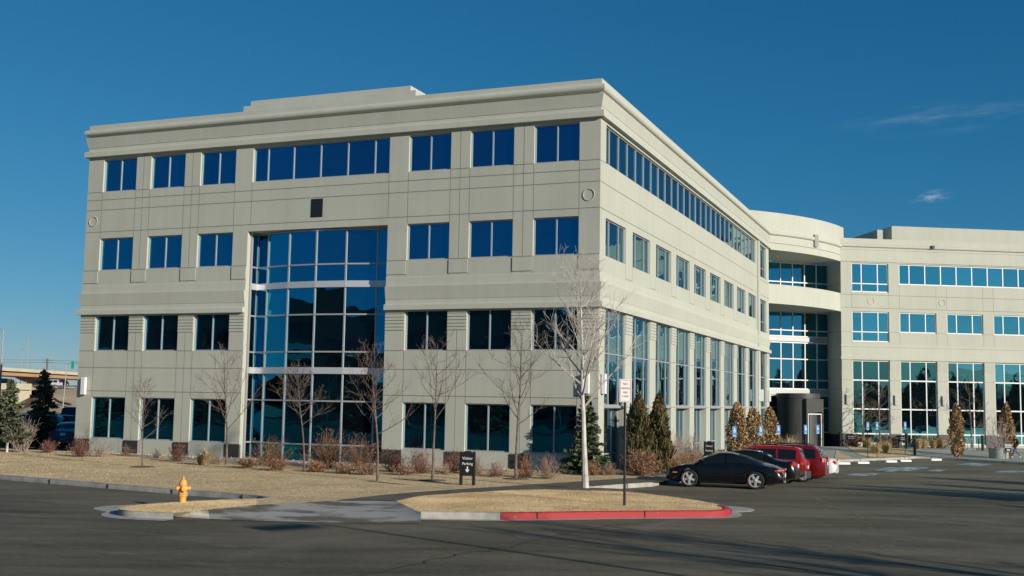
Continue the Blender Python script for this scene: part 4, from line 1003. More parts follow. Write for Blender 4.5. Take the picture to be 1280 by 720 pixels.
for px, py, H, spd, lab in ((1160, 558.5, 5.6, 2.6, 'grey bare tree before the second tall window of the far wing'), (1215, 560, 5.9, 2.3, 'bare tree behind the bicycle rack'), (1080, 562, 5.2, 2.0, 'thin bare tree left of the paired blue-sign posts'), (1101, 565.5, 5.2, 2.0, 'thin bare tree right of the paired blue-sign posts')):
    bare_tree('bare_tree', gp(px, py, HT), lab, gD, H, .085, .28, spd, 18, MT['bark'], up=.06, rise=(.2, .8), twigs=10)

def quads(Cn, D1, D2):       # centres and half axes -> quads
    return np.stack([Cn-D1-D2, Cn+D1-D2, Cn+D1+D2, Cn-D1+D2], 1)
def unit(a): return a/np.maximum(np.linalg.norm(a, axis=1, keepdims=True), 1e-9)
def conifer(name, loc, label, group, H, R0, m, nbr, droop=-.12, needles=46, gap=0.0, stem=None, nl=.13):
    root = empty(name, loc, label, 'tree', group); O = V(loc); ORG[root] = O
    t = MB(); t.tube([O-V((0, 0, .1)), O+V((0, 0, H*.5)), O+V((0, 0, H*.99))], [H*.018, H*.011, .006], 8); t.build('trunk', stem or MT['bark'], root, org=O)
    Cs, A1, A2 = [], [], []; bb = MB()
    for k in range(nbr):
        f = gap+(1-gap)*((k+.5)/nbr)**1.15; z = H*f; Lb = R0*(1-f)**.85*rng.uniform(.6, 1.12)+.06
        az = k*2.4+rng.uniform(-.5, .5); dr_ = droop+.5*f**2+rng.normal(0, .08)
        d = np.array([math.cos(az), math.sin(az), dr_]); p0 = np.array([O.x, O.y, O.z+z])
        bb.tube([p0, p0+d*Lb*.6, p0+d*Lb+np.array([0, 0, .05*Lb])], [.012, .008, .004], 4, False)
        n = max(6, int(needles*Lb/R0*1.3)); s = rng.random(n)**.7
        side = np.array([-math.sin(az), math.cos(az), 0])
        off = rng.normal(0, 1, n)*.17*Lb*(1.15-s*.8)
        c = p0+d*(s*Lb)[:, None]+side*off[:, None]+np.array([0, 0, 1])*(rng.normal(-.02, .045, n)-.05*np.abs(off))[:, None]
        dirn = unit(d[None]+side[None]*np.sign(off)[:, None]*.8+rng.normal(0, .35, (n, 3)))
        a1 = dirn*(nl*(.6+.8*rng.random(n)))[:, None]; w = unit(np.cross(dirn, rng.normal(0, 1, (n, 3))))*(.022+.03*rng.random(n))[:, None]
        Cs.append(c); A1.append(a1); A2.append(w)
    bb.build('branches', MT['bark'], root, org=O)
    qmesh('crown', quads(np.concatenate(Cs), np.concatenate(A1), np.concatenate(A2)), m, root, org=O)
    return root
conifer('spruce_tree', gp(733, 592, HT), 'small green spruce at the building corner behind the white-barked tree', 'spruces', 3.2, 1.12, MT['spruce'], 105, needles=50, nl=.085)
pp = at(62, 65.5); conifer('spruce_tree', pp, 'black shaded spruce left of the building against the bridge', 'spruces', 4.4, 1.4, MT['spruce'], 74, needles=80, nl=.13)
pp = at(21, 56.6); pp.z = HT; conifer('spruce_tree', pp, 'pale olive spruce at the left edge with a whitish lower stem', 'spruces', 3.55, 1.45, MT['spruce_pale'], 70, needles=48, nl=.11, gap=.2, stem=MT['bark_white'])
pp = at(-14, 58); pp.z = HT; conifer('spruce_tree', pp, 'thin pale spruce cut by the left edge of the photo', 'spruces', 3.0, 1.2, MT['spruce_pale'], 50, needles=44, gap=.1)

def column(name, loc, label, group, cat, H, R0, m, n, leaf, upright=1.0, shape=.62, hang=0.0, stemm=None):
    root = empty(name, loc, label, cat, group); O = V(loc); ORG[root] = O; o = np.array(O)
    t = MB(); t.tube([O-V((0, 0, .1)), O+V((0, 0, H*.85))], [.05, .01], 7)
    for k in range(26):
        z = H*(.06+.8*k/26); az = k*2.4; r = R0*math.sin(math.pi*min(.98, (z/H)**shape))*.8
        t.tube([O+V((0, 0, z)), O+V((math.cos(az)*r*.6, math.sin(az)*r*.6, z+r*.9)), O+V((math.cos(az)*r, math.sin(az)*r, z+r*1.9))], [.014, .009, .004], 4, False)
    t.build('trunk', stemm or MT['bark'], root, org=O)
    f = rng.random(n); ph = rng.random(n)*2*np.pi
    lob = 1+.16*np.sin(ph*3+f*9+o[0])+.13*np.sin(ph*5-f*17+o[1])+.09*np.sin(f*31+ph*2)
    prof = np.sin(np.pi*np.clip(f**shape, 0, .995))**(.5 if leaf[1] > .03 else .75)
    r = R0*prof*lob*(1-.55*rng.random(n)**2.2)
    c = o+np.c_[np.cos(ph)*r, np.sin(ph)*r, H*(.03+.99*f)+rng.normal(0, .05, n)]
    d = unit(np.c_[np.cos(ph)*.45, np.sin(ph)*.45, np.full(n, upright)]+rng.normal(0, .45, (n, 3)))
    w = unit(np.cross(d, rng.normal(0, 1, (n, 3))))
    s = (.6+.8*rng.random(n))[:, None]
    qmesh('foliage', quads(c, d*leaf[0]*s, w*leaf[1]*s), m, root, org=O)
    return root
gJ = 'upright junipers by the corner'
def Bp(t, s):
    p = P0+dB*t-dA*s; p.z = gz(p.x, p.y)+HT+.01; return p
column('juniper', at(799, 50.5)+V((0, 0, HT)), 'brownish upright juniper behind the sign post', gJ, 'shrub', 3.25, .62, MT['juniper'], 5200, (.10, .022), 1.3, .55)
column('juniper', at(824, 51.5)+V((0, 0, HT)), 'greener upright juniper right of the brownish one', gJ, 'shrub', 3.35, .56, MT['juniper'], 5200, (.10, .022), 1.3, .55)
gK = 'columnar trees with dry brown leaves'
for px, d_, H, R0, lab in ((921, 59.8, 3.5, .55, 'leftmost of the three tall brown-leaved columnar trees behind the parked cars'), (941, 62.3, 3.25, .62, 'middle of the three brown-leaved columnar trees behind the parked cars'), (961.5, 66.8, 3.3, .52, 'right of the three brown-leaved columnar trees, next to the dark drum'),
    (1192, 83.5, 3.75, .52, 'brown columnar tree before the pier left of the bicycle rack'), (1254, 84.5, 3.9, .50, 'brown columnar tree behind the round planter')):
    column('columnar_tree', at(px, d_)+V((0, 0, HT)), lab, gK, 'tree', H, R0, MT['copper'], 4200, (.045, .032), .5, .66)

def shrub(name, loc, label, group, H, R0, m, stems=70, leafm=None, nleaf=0, open_=.9, tw=5, leaf=(.03, .018), rad_=.007, arch=0.0):
    root = empty(name, loc, label, 'shrub', group); O = V(loc); ORG[root] = O; b = MB(); tips = []
    for k in range(stems):
        az = R_.uniform(0, 6.283); el = R_.uniform(.35 if open_ > .5 else .8, 1.5); d = V((math.cos(az)*math.cos(el), math.sin(az)*math.cos(el), math.sin(el)))
        lim = 1/math.sqrt((math.cos(el)/R0)**2+(math.sin(el)/H)**2); Lb = lim*R_.uniform(.7, 1.05)
        p = O+V((R_.gauss(0, .10*R0), R_.gauss(0, .10*R0), -.03)); pts = curve(p, d, Lb, 4, .03-arch, .10)
        b.tube(pts, [rad_, rad_*.8, rad_*.65, rad_*.5, .003], 3, False)
        for j in range(tw):
            i = R_.randint(1, 4); q = pts[i]; d2 = ((pts[i]-pts[i-1]).normalized()+V((R_.gauss(0, .6), R_.gauss(0, .6), R_.gauss(.1, .5)))).normalized()
            pt = curve(q, d2, Lb*R_.uniform(.15, .32), 2, .02, .15); b.tube(pt, [.0045, .004, .0028], 3, False); tips.append(pt[-1])
    o = b.build('twigs', m, root, org=O)
    if nleaf:
        t = np.array([tuple(x) for x in tips]); c = t[rng.integers(0, len(t), nleaf)]+rng.normal(0, .04, (nleaf, 3))
        c[:, 2] = np.maximum(c[:, 2], O.z+.02)
        d = unit(rng.normal(0, 1, (nleaf, 3))); w = unit(np.cross(d, rng.normal(0, 1, (nleaf, 3)))); s = (.6+.8*rng.random(nleaf))[:, None]
        qmesh('leaves', quads(c, d*leaf[0]*s, w*leaf[1]*s), leafm or m, root, org=O)
    return root
gS = 'shrubs along the foot of the left facade'
rows_ = [(60, 566, .75, .52, 'maroon', 60, 'maroon shrub in the shade between the black spruce and the building'),
 (100, 571, .95, .62, 'maroon', 110, 'dense maroon shrub at the left corner of the building'),
 (126, 571, .75, .60, 'greytwig', 80, 'round grey-brown shrub under the first ground-floor window'),
 (158, 570, .6, .4, 'browntwig', 45, 'thin brown shrub before the first dark plinth stone from the left corner'),
 (196, 573, .5, .45, 'greytwig', 45, 'small grey shrub under the second ground-floor window'),
 (221, 577, .85, .50, 'maroon', 80, 'maroon shrub before the plinth stone left of the third window'),
 (268, 580, .7, .7, 'browntwig', 34, 'sparse open shrub under the third ground-floor window'),
 (338, 582, 1.25, 1.05, 'rust', 120, 'rust-coloured shrub at the left foot of the glass bay'),
 (410, 585, 1.5, 1.15, 'rust', 150, 'tall arching orange-brown shrub in the middle before the glass bay'),
 (448, 588, 1.35, 1.0, 'rust', 130, 'rust-coloured shrub before the right half of the glass bay'),
 (491, 590, .95, .62, 'maroon', 100, 'maroon shrub by the plinth stone right of the glass bay'),
 (526, 592, 1.1, .62, 'maroon', 110, 'neat rounded maroon-grey shrub under the window right of the bay'),
 (556, 593, .6, .4, 'browntwig', 50, 'low brown shrub left of the visitor parking sign'),
 (566, 591, 1.0, .55, 'maroon', 90, 'maroon shrub close behind the visitor parking sign'),
 (594, 593, .95, .48, 'browntwig', 70, 'upright brown shrub right of the visitor parking sign'),
 (620, 596, .72, .5, 'browntwig', 80, 'sandy low shrub under the middle of the right-hand windows'),
 (656, 597, .95, .48, 'rust', 90, 'rust shrub behind the slender brown tree'),
 (686, 598.5, 1.0, .65, 'browntwig', 70, 'open brown shrub left of the corner spruce')]
for px, py, H, R0, mm, stn, lab in rows_:
    tall = mm == 'rust' and H > 1.1
    shrub('shrub', gp(px, py, HT), lab, gS, H*(1 if tall else .9), R0, MT[mm], int(stn*(1.0 if tall else 1.2)), MT['rust'] if mm == 'rust' else MT['maroon'], 260 if tall else (260 if mm == 'maroon' else 0), arch=.06 if tall else 0, leaf=(.03, .014))
pp = at(38, 56.8); pp.z = HT; shrub('shrub', pp, 'leafless vase-shaped shrub with pale stems right of the pale spruce', gS, 1.6, 1.25, MT['greytwig'], 75, rad_=.013, open_=.2, tw=7)
# low ground-hugging rust plants in front of the bay
for i, (px, py, lab) in enumerate(((345, 588, 'low rusty ground plant at the left end of the bay bed'), (395, 590, 'low rusty ground plant at the foot of the pale bare tree'), (430, 592, 'low tan ground plant right of the pale bare tree'), (458, 593.5, 'low tan ground plant before the right end of the bay'), (505, 594, 'low orange ground plant left of the neat rounded shrub'), (310, 585, 'low rusty ground plant by the reddish bare tree'))):
    shrub('ground_plant', gp(px, py, HT), lab, 'low plants of the bay bed', .38, 1.0 if i < 4 else .6, MT['rust' if i < 2 or i == 5 else 'browntwig'], 150, MT['rust'], 240, leaf=(.03, .016))
# planting along the right facade
gB = 'shrubs along the foot of the right facade'
shrub('shrub', at(803, 47.2)+V((0, 0, HT)), 'rounded rust-red shrub mound before the junipers', gB, .95, 1.0, MT['rust'], 230, MT['rust'], 900)
shrub('shrub', at(742, 46.3)+V((0, 0, HT)), 'low rusty shrub at the foot of the corner spruce', gB, .55, .5, MT['rust'], 70, MT['rust'], 150)
shrub('shrub', at(763, 46.8)+V((0, 0, HT)), 'low brown shrub between the corner and the sign post', gB, .5, .45, MT['browntwig'], 70)
for k, (t, s, H, R0, mm) in enumerate(((5.5, 1.9, .65, .75, 'rust'), (7.2, 1.8, .7, .8, 'rust'), (9.0, 1.7, .75, .8, 'rust'), (10.8, 1.7, .75, .85, 'rust'), (12.6, 1.8, .8, .85, 'rust'), (15.0, 1.7, .9, .9, 'straw'))):
    shrub('shrub', Bp(t, s), ['rust shrub left of the sports car nose', 'rust shrub just above the sports car nose', 'rust shrub over the sports car hood', 'rust shrub beside the small black sign', 'rust shrub right of the small black sign', 'tan bushy shrub left of the first brown columnar tree'][k], gB, H, R0, MT[mm], 150, MT['rust' if mm == 'rust' else 'straw'], 420)
for k, (t, s) in enumerate(((5.4, .8), (7.0, .75), (8.6, .8), (10.2, .75), (11.9, .8), (13.6, .8))):
    shrub('shrub', Bp(t, s), ['first from the left of the tall grey twiggy shrubs against the right facade', 'second from the left of the tall grey twiggy shrubs against the right facade', 'third from the left of the tall grey twiggy shrubs against the right facade', 'fourth from the left of the tall grey twiggy shrubs against the right facade', 'fifth from the left of the tall grey twiggy shrubs against the right facade', 'rightmost of the tall grey twiggy shrubs against the right facade'][k], gB, 1.55, .95, MT['greytwig'], 100, tw=7)
def grassclump(loc, label, group, H, R0, n=700):
    O = np.array(loc); az = rng.random(n)*6.283; rr = R0*.25*rng.random(n); sp_ = (.15+.85*rng.random(n))*R0; hh = H*(.3+.8*rng.random(n)**.8)
    b = O+np.c_[np.cos(az)*rr, np.sin(az)*rr, np.zeros(n)]; m_ = b+np.c_[np.cos(az)*sp_*.45, np.sin(az)*sp_*.45, hh*.75]; t = b+np.c_[np.cos(az)*sp_, np.sin(az)*sp_, hh*(.75+.25*rng.random(n))]
    w = np.c_[-np.sin(az), np.cos(az), np.zeros(n)]*.010
    P = np.concatenate([np.stack([b-w, b+w, m_+w*.8, m_-w*.8], 1), np.stack([m_-w*.8, m_+w*.8, t+w*.2, t-w*.2], 1)])
    o = qmesh('ornamental_grass', P-O[None, None], MT['straw']); o.location = loc; tag(o, label, 'grass', group)
gG = 'clumps of tan ornamental grass'
for px, py, H, R0, lab in ((250, 580.5, .55, .35, 'small straw grass tuft under the third window, left one'), (257, 581.5, .75, .4, 'small straw grass tuft under the third window, right one'), (1095, 567.5, 1.0, 1.0, 'straw grass clump behind the pair of blue-sign posts'), (1108, 567, .95, .9, 'straw grass clump right of the pair of blue-sign posts'), (1084, 564, .9, .8, 'straw grass clump left of the pair of blue-sign posts'), (1155, 562.5, .9, .9, 'straw grass clump at the foot of the grey bare tree'), (1167, 563.5, .85, .8, 'straw grass clump right of the grey bare tree'), (1178, 563.5, .9, .8, 'straw grass clump left of the brown columnar tree'), (1148, 561.5, .8, .7, 'straw grass clump left of the grey bare tree')):
    grassclump(gp(px, py, HT+.01), lab, gG, H, R0, 170 if H < .8 else 380)
grassclump(at(986, 80)+V((0, 0, HT)), 'tall tan grass clump before the dark drum', gG, 1.5, 1.5, 300)
for px, py, H, R0, mm, lab in ((1105, 561.0, 1.1, 1.0, 'maroon', 'red twiggy shrub behind the pair of blue-sign posts'), (1067, 558.5, 1.1, .9, 'rust', 'rust shrub behind the small black two-post sign on the left'), (1150, 559, .8, 1.2, 'juniper', 'dark green low shrub left of the grey bare tree'), (1170, 560, .8, 1.2, 'juniper', 'dark green low shrub right of the grey bare tree')):
    shrub('shrub', gp(px, py, HT), lab, 'shrubs before the far wing', H, R0, MT[mm], 110, MT[mm], 500, leaf=(.05, .03))

# ------------------------------------------------------------------ hydrant and signs
p = gp(228, 628.6, HT-.01); hyd = empty('fire_hydrant', p, 'orange-yellow fire hydrant standing in the grass strip', 'hydrant'); ORG[hyd] = V((0, 0, 0))
MT['hyd'] = mat('hydrant_paint', (.78, .36, .07), .5, var=.12, scale=14)
hyd.rotation_euler = (0, 0, rad(28)); hyd.scale = (.84, .84, .84)
mb = MB(); mb.lathe([(.115, -.1), (.115, .02), (.115, .22), (.155, .225), (.155, .265), (.125, .27), (.125, .30), (.155, .305), (.155, .335), (.12, .34), (.12, .56), (.14, .57), (.14, .59)], 24); mb.build('barrel', MT['hyd'], hyd, smooth=True)
mb = MB(); mb.lathe([(.14, .591), (.13, .61), (.122, .66), (.10, .72), (.06, .76), (.035, .77), (.035, .80), (.024, .81), (.024, .85), (0, .85)], 24); mb.build('bonnet', MT['hyd'], hyd, smooth=True)
for i, (a, r) in enumerate(((0, .062), (math.pi, .062), (-math.pi/2, .085))):
    Mn = Matrix.Rotation(a, 4, 'Z') @ Matrix.Translation((.10, 0, .47)) @ Matrix.Rotation(math.pi/2, 4, 'Y')
    mb = MB(); mb.lathe([(r, 0), (r, .07), (r+.014, .075), (r+.014, .12), (r-.01, .135), (.022, .137), (.022, .165), (0, .165)], 16, Mn); mb.build('nozzle', MT['hyd'], hyd, smooth=True)
for i in range(8):
    pass
mb = MB()
for i in range(8):
    a = i*math.pi/4; mb.lathe([(.012, .21), (.012, .36)], 6, Matrix.Translation((.143*math.cos(a), .143*math.sin(a), 0)))
mb.build('flange_bolts', MT['galv'], hyd)
mb = MB(); mb.tube([(.2, 0, .42), (.19, -.05, .36), (.14, -.11, .33)], .008, 5); mb.build('chain', MT['galv'], hyd)

def signpost(loc, label, group, facing, H, plate, z0, lines=None, glyph=False, pm=None, rpost=.025, name='parking_sign', lean=0.0):
    root = empty(name, loc, label, 'sign', group, facing); ORG[root] = V((0, 0, 0))
    mb = MB(); mb.tube([(0, 0, -.15), (0, 0, H)], rpost, 8); mb.build('post', MT['black'], root)
    w, h = plate; mb = MB(); mb.box(-w/2, w/2, -rpost-.008, -rpost-.002, z0, z0+h); o = mb.build('sign_plate', pm, root, bevel=.002)
    if lines:
        MM = Matrix.Translation((0, -rpost-.012, z0+h/2))
        lettering([(t, s, 0, z) for t, s, z in lines], MM, MT['red'], o)
        mb = MB(); e = .02
        for a in ((-w/2+e, w/2-e, h-e-.01, h-e), (-w/2+e, w/2-e, e, e+.01)): mb.box(a[0], a[1], -rpost-.012, -rpost-.0085, z0+a[2], z0+a[3])
        for a in (-w/2+e, w/2-e-.01): mb.box(a, a+.01, -rpost-.012, -rpost-.0085, z0+e+.011, z0+h-e-.011)
        mb.build('border', MT['red'], o)
        mb = MB()
        for z in (.035, h-.035): mb.lathe([(.012, 0), (.012, .006), (0, .007)], 8, Matrix.Translation((0, -rpost-.009, z0+z)) @ Matrix.Rotation(math.pi/2, 4, 'X'))
        mb.build('bolts', MT['galv'], o)
    if glyph:          # white wheelchair mark
        mb = MB(); y = -rpost-.012; c = z0+h*.62
        def disc(x, z, r, r0=0):
            n = 16
            for i in range(n):
                a, b = 6.2832*i/n, 6.2832*(i+1)/n; f = lambda t, q: V((x+q*math.cos(t), y, z+q*math.sin(t)))
                mb.quad(f(a, r0), f(b, r0), f(b, r), f(a, r))
        def bar(x0, za, x1, zb_, t=.018):
            d = V((x1-x0, 0, zb_-za)).normalized(); q = V((-d.z, 0, d.x))*t; a = V((x0, y, za)); b = V((x1, y, zb_)); mb.quad(a-q, b-q, b+q, a+q)
        disc(-.02, c+.11, .028); disc(.0, c-.03, .082, .055); bar(-.02, c+.075, -.005, c-.01); bar(-.005, c-.012, .06, c-.012); bar(.06, c-.012, .095, c-.085); bar(-.012, c+.04, .045, c+.04, .012)
        bar(-.09, z0+.05, .09, z0+.05, .012)
        mb.build('wheelchair_mark', MT['white'], o)
    return root
p = gp(780.5, 633.2, HT-.03)
signpost(p, 'white NO PARKING FIRE LANE sign on a black post beside the red kerb', None, rad(2), 3.62, (.345, .66), 2.97, [('NO', .095, .19), ('PARKING', .075, .065), ('FIRE', .075, -.055), ('LANE', .075, -.165)], pm=MT['white'], rpost=.038, name='no_parking_sign')
gH = 'blue accessible-parking signs'
labs = ['blue accessible-parking sign left of the brown columnar trees', 'blue accessible-parking sign between the middle and right brown columnar trees', 'blue accessible-parking sign at the left side of the dark drum', 'blue accessible-parking sign before the left door jamb of the drum', 'blue accessible-parking sign before the right door jamb of the drum', 'blue accessible-parking sign, left post of the close pair on the lawn patch', 'blue accessible-parking sign, right post of the close pair on the lawn patch', 'blue accessible-parking sign by the single bollard right of the close pair']
for (px, d_), lab in zip(((917, 56.6), (949.5, 60.8), (971.5, 63.5), (1005, 66.0), (1020, 67.0)), labs):
    signpost(at(px, d_)+V((0, 0, HT)), lab, gH, rad(42), 2.45, (.33, .52), 1.93, glyph=True, pm=MT['blue'])
for (px, py), lab in zip(((1084.8, 573), (1096.5, 572), (1131.6, 569.8)), labs[5:]):
    signpost(gp(px, py, HT), lab, gH, rad(42), 2.5, (.36, .55), 1.95, glyph=True, pm=MT['blue'])

def post_sign(loc, label, group, facing, w, H, z0, lines=None, m=MT['black'], name='visitor_parking_sign', arrow=True):
    root = empty(name, loc, label, 'sign', group, facing); ORG[root] = V((0, 0, 0))
    for s in (-1, 1):
        mb = MB(); mb.box(s*w/2-.055, s*w/2+.055, -.055, .055, -.15, H-.02); mb.build('post', m, root, bevel=.015)
    mb = MB(); n = 8; pts = []
    for i in range(n+1): a = math.pi/2*i/n; pts.append((w/2-.1+.1*math.sin(a) if True else 0, H-.1+.1*math.cos(a)))
    outl = [(-w/2+.06, z0), (w/2-.06, z0)]+[(x-.06, z) for x, z in reversed(pts)]+[(-x+.06, z) for x, z in pts]
    k = len(outl); mb.add([V((x, -.07, z)) for x, z in outl]+[V((x, .05, z)) for x, z in outl], [tuple(range(k)), tuple(range(2*k-1, k-1, -1))]+[(i, i+k, (i+1) % k+k, (i+1) % k) for i in range(k)])
    o = mb.build('sign_board', m, root)
    if lines:
        lettering(lines, Matrix.Translation((0, -.073, 0)), MT['white'], o)
    if arrow:
        mb = MB(); za = z0+.12; y = -.074
        mb.quad(V((-.02, y, za+.06)), V((.02, y, za+.06)), V((.02, y, za+.2)), V((-.02, y, za+.2))); mb.add([V((-.075, y, za+.095)), V((0, y, za)), V((.075, y, za+.095))], [(0, 1, 2)])
        mb.build('arrow', MT['white'], o)
    return root
p = gp(584, 606.8, HT-.01)
post_sign(p, 'black VISITOR PARKING sign with a white down arrow on two short posts in the lawn', None, rad(-4), .44, 1.18, .33, [('Visitor', .135, 0, .93), ('Parking', .125, 0, .745)])
post_sign(Bp(11.6, 2.2), 'small black VISITOR PARKING sign seen over the hood of the sports car', None, rad(-10), .42, 1.5, .55, [('Visitor', .13, 0, 1.25), ('Parking', .12, 0, 1.02)], arrow=False)
for px, py, lab in ((1064.5, 561.3, 'low black two-post notice sign by the bollard left of the lawn patch'), (1127.5, 561.5, 'low black two-post notice sign beside the black litter bin')):
    r = empty('notice_sign', gp(px, py, HT), lab, 'sign', 'low black notice signs', rad(-8)); ORG[r] = V((0, 0, 0))
    for s in (-1, 1): mb = MB(); mb.box(s*.42-.03, s*.42+.03, -.03, .03, -.1, 1.05); mb.build('post', MT['black'], r)
    mb = MB(); mb.box(-.39, .39, -.02, .02, .55, 1.02); o = mb.build('sign_board', MT['black'], r)
    mb = MB(); mb.box(-.28, .28, -.028, -.021, .80, .88); mb.box(-.24, .24, -.028, -.021, .66, .73); mb.build('notice_strip', MT['galv'], o)

# bollards, bin, wheel stops, planter, rack
gP = 'black bollards along the plaza'
for px, py, lab in ((1050.5, 561.5, 'black bollard at the left end of the plaza by the drum'), (1143.6, 568.8, 'black bollard at the right tip of the lawn patch'), (1228.5, 567.3, 'black bollard right of the bicycle rack'), (1133.5, 561, 'black bollard just right of the litter bin')):
    r = empty('bollard', gp(px, py, HT), lab, 'bollard', gP); ORG[r] = V((0, 0, 0))
    mb = MB(); mb.lathe([(.13, -.1), (.13, .02), (.105, .03), (.105, 1.06), (.12, 1.07), (.12, 1.10)], 16); mb.build('shaft', MT['black'], r, smooth=True)
    mb = MB(); mb.lathe([(.115, 1.101), (.115, 1.16), (.09, 1.2), (0, 1.22)], 16); mb.build('cap', MT['plastic'], r, smooth=True)
r = empty('litter_bin', gp(1119.5, 561.5, HT), 'black round litter bin beside the low notice sign', 'bin'); ORG[r] = V((0, 0, 0))
mb = MB(); mb.lathe([(.27, 0), (.29, .06), (.30, .74), (.31, .76)], 20); mb.build('bin_body', MT['black'], r, smooth=True)
mb = MB(); mb.lathe([(.32, .761), (.32, .80), (.24, .88), (.12, .92), (0, .93)], 20); mb.build('lid', MT['plastic'], r, smooth=True)
for px, py, lab in ((1055, 580.4, 'white wheel stop next to the tail of the white sedan'), (1079, 579.5, 'white wheel stop, second from the white sedan'), (1114, 577.9, 'white wheel stop below the right post of the lawn patch'), (1132, 577.0, 'white wheel stop below the bollard at the lawn tip'), (1170, 575.6, 'chipped white wheel stop alone at the plaza edge')):
    p = gp(px, py, .0); r = empty('wheel_stop', p, lab, 'wheel stop', 'white wheel stops', rad(16)); ORG[r] = V((0, 0, 0))
    mb = MB(); pr_ = [(-.09, 0), (-.085, .05), (-.05, .13), (.05, .13), (.085, .05), (.09, 0)]; k = 6
    for x in (-.42, -.40, .40, .42):
        sc = .9 if abs(x) > .41 else 1
        mb.v += [(x, y*sc, z*sc) for y, z in pr_]
    for i in range(3):
        for j in range(k-1): a = i*k+j; mb.f.append((a, a+1, a+k+1, a+k))
    mb.f += [tuple(range(k)), tuple(range(4*k-1, 3*k-1, -1))]
    mb.build('block', MT['white'], r, bevel=.01)
    m2 = MB()
    for x in (-.28, .28): m2.lathe([(.03, .12), (.03, .136), (0, .138)], 8, Matrix.Translation((x, 0, 0)))
    m2.build('bolts', MT['galv'], r)
p = gp(1248.5, 575.3, .02); pl_ = empty('planter', p, 'round grey-green concrete planter on the plaza', 'planter'); ORG[pl_] = V((0, 0, 0))
MT['pot'] = mat('grey_green_concrete', (.30, .33, .31), .85, var=.12, scale=5)
mb = MB(); mb.lathe([(.62, -.1), (.64, .1), (.70, .78), (.73, .80), (.73, .88), (.66, .88), (.66, .80), (0, .78)], 28); mb.build('pot', MT['pot'], pl_, smooth=True)
mb = MB(); mb.lathe([(.64, .805), (0, .83)], 20, None, False); mb.build('soil', MT['mulch'], pl_)
shrub('shrub', p+V((0, 0, .80)), 'bare spreading shrub growing in the round planter', 'planter shrub', 2.6, 1.9, MT['greytwig'], 34, rad_=.016, open_=.3, tw=8)
p = gp(1258, 575.8, .02); st_ = empty('notice_stand', p+V((0, -.35, 0)), 'grey metal notice stand with a framed panel in front of the round planter', 'sign', None, rad(-20)); ORG[st_] = V((0, 0, 0))
for s in (-1, 1): mb = MB(); mb.tube([(s*.16, .12, 0), (s*.20, 0, .62)], .012, 6); mb.tube([(s*.16, -.14, 0), (s*.20, 0, .62)], .012, 6); mb.build('leg', MT['black'], st_)
mb = MB(); mb.box(-.27, .27, -.03, .03, .60, 1.22); o = mb.build('frame', MT['galv'], st_, bevel=.02)
mb = MB(); mb.box(-.21, .21, -.036, -.031, .66, .90); mb.build('panel', MT['black'], o); mb = MB(); mb.box(-.21, .21, -.036, -.031, .94, .99); mb.box(-.21, .21, -.036, -.031, 1.05, 1.16); mb.box(-.10, .12, -.041, -.0365, .72, .84); mb.build('notice', MT['white'], o)
r = empty('bicycle_rack', gp(1210, 567.2, .14), 'black looped bicycle rack on the plaza', 'bicycle rack', None, rad(10)); ORG[r] = V((0, 0, 0))
pts = []; wl = .25
for k in range(6):                 # straight legs joined by half-round bends, up and down in turn
    x0 = -.75+wl*k+wl/2; top_ = k % 2 == 0; zc = .78 if top_ else .18
    for i in range(9):
        a = math.pi*(1-i/8); pts.append((x0+wl/2*math.cos(a), 0, zc+(wl/2*math.sin(a) if top_ else -wl/2*math.sin(a))))
mb = MB(); mb.tube([(-.75, 0, -.05)]+pts+[(.75, 0, -.05)], .03, 8); mb.build('wave_tube', MT['galv'], r, smooth=True)
mb = MB(); mb.tube([(.95, 0, -.05), (.95, 0, .95)], .03, 8); mb.build('end_post', MT['black'], r)

# ------------------------------------------------------------------ the walking person
def skinmesh(name, joints, edges, m, parent, root=0, sub=2):
    me = bpy.data.meshes.new(name); me.from_pydata([j[0] for j in joints], edges, []); o = bpy.data.objects.new(name, me); C.objects.link(o)
    md = o.modifiers.new('skin', 'SKIN'); md.use_smooth_shade = True; o.modifiers.new('sub', 'SUBSURF').levels = sub
    for i, j in enumerate(joints):
        sv = me.skin_vertices[0].data[i]; r = j[1]; sv.radius = (r, r) if not hasattr(r, '__len__') else r; sv.use_root = (i == root)
    ev = o.evaluated_get(bpy.context.evaluated_depsgraph_get()); m2 = bpy.data.meshes.new_from_object(ev)
    bpy.data.objects.remove(o); m2.name = name; m2.materials.append(m); m2.shade_smooth()
    o2 = bpy.data.objects.new(name, m2); C.objects.link(o2); o2.parent = parent; return o2
pr = empty('person', gp(1270, 572.6, HT), 'person in a dark jacket and blue jeans striding left beside the round planter', 'person', None, math.radians(188)); ORG[pr] = V((0, 0, 0))
MT['skin'] = mat('skin', (.50, .31, .22), .6); MT['jacket'] = mat('navy_jacket', (.018, .02, .032), .8); MT['jeans'] = mat('blue_jeans', (.07, .13, .23), .85, var=.2, scale=9); MT['shoe'] = mat('white_shoes', (.55, .55, .55), .6); MT['hair'] = mat('dark_hair', (.03, .022, .018), .7)
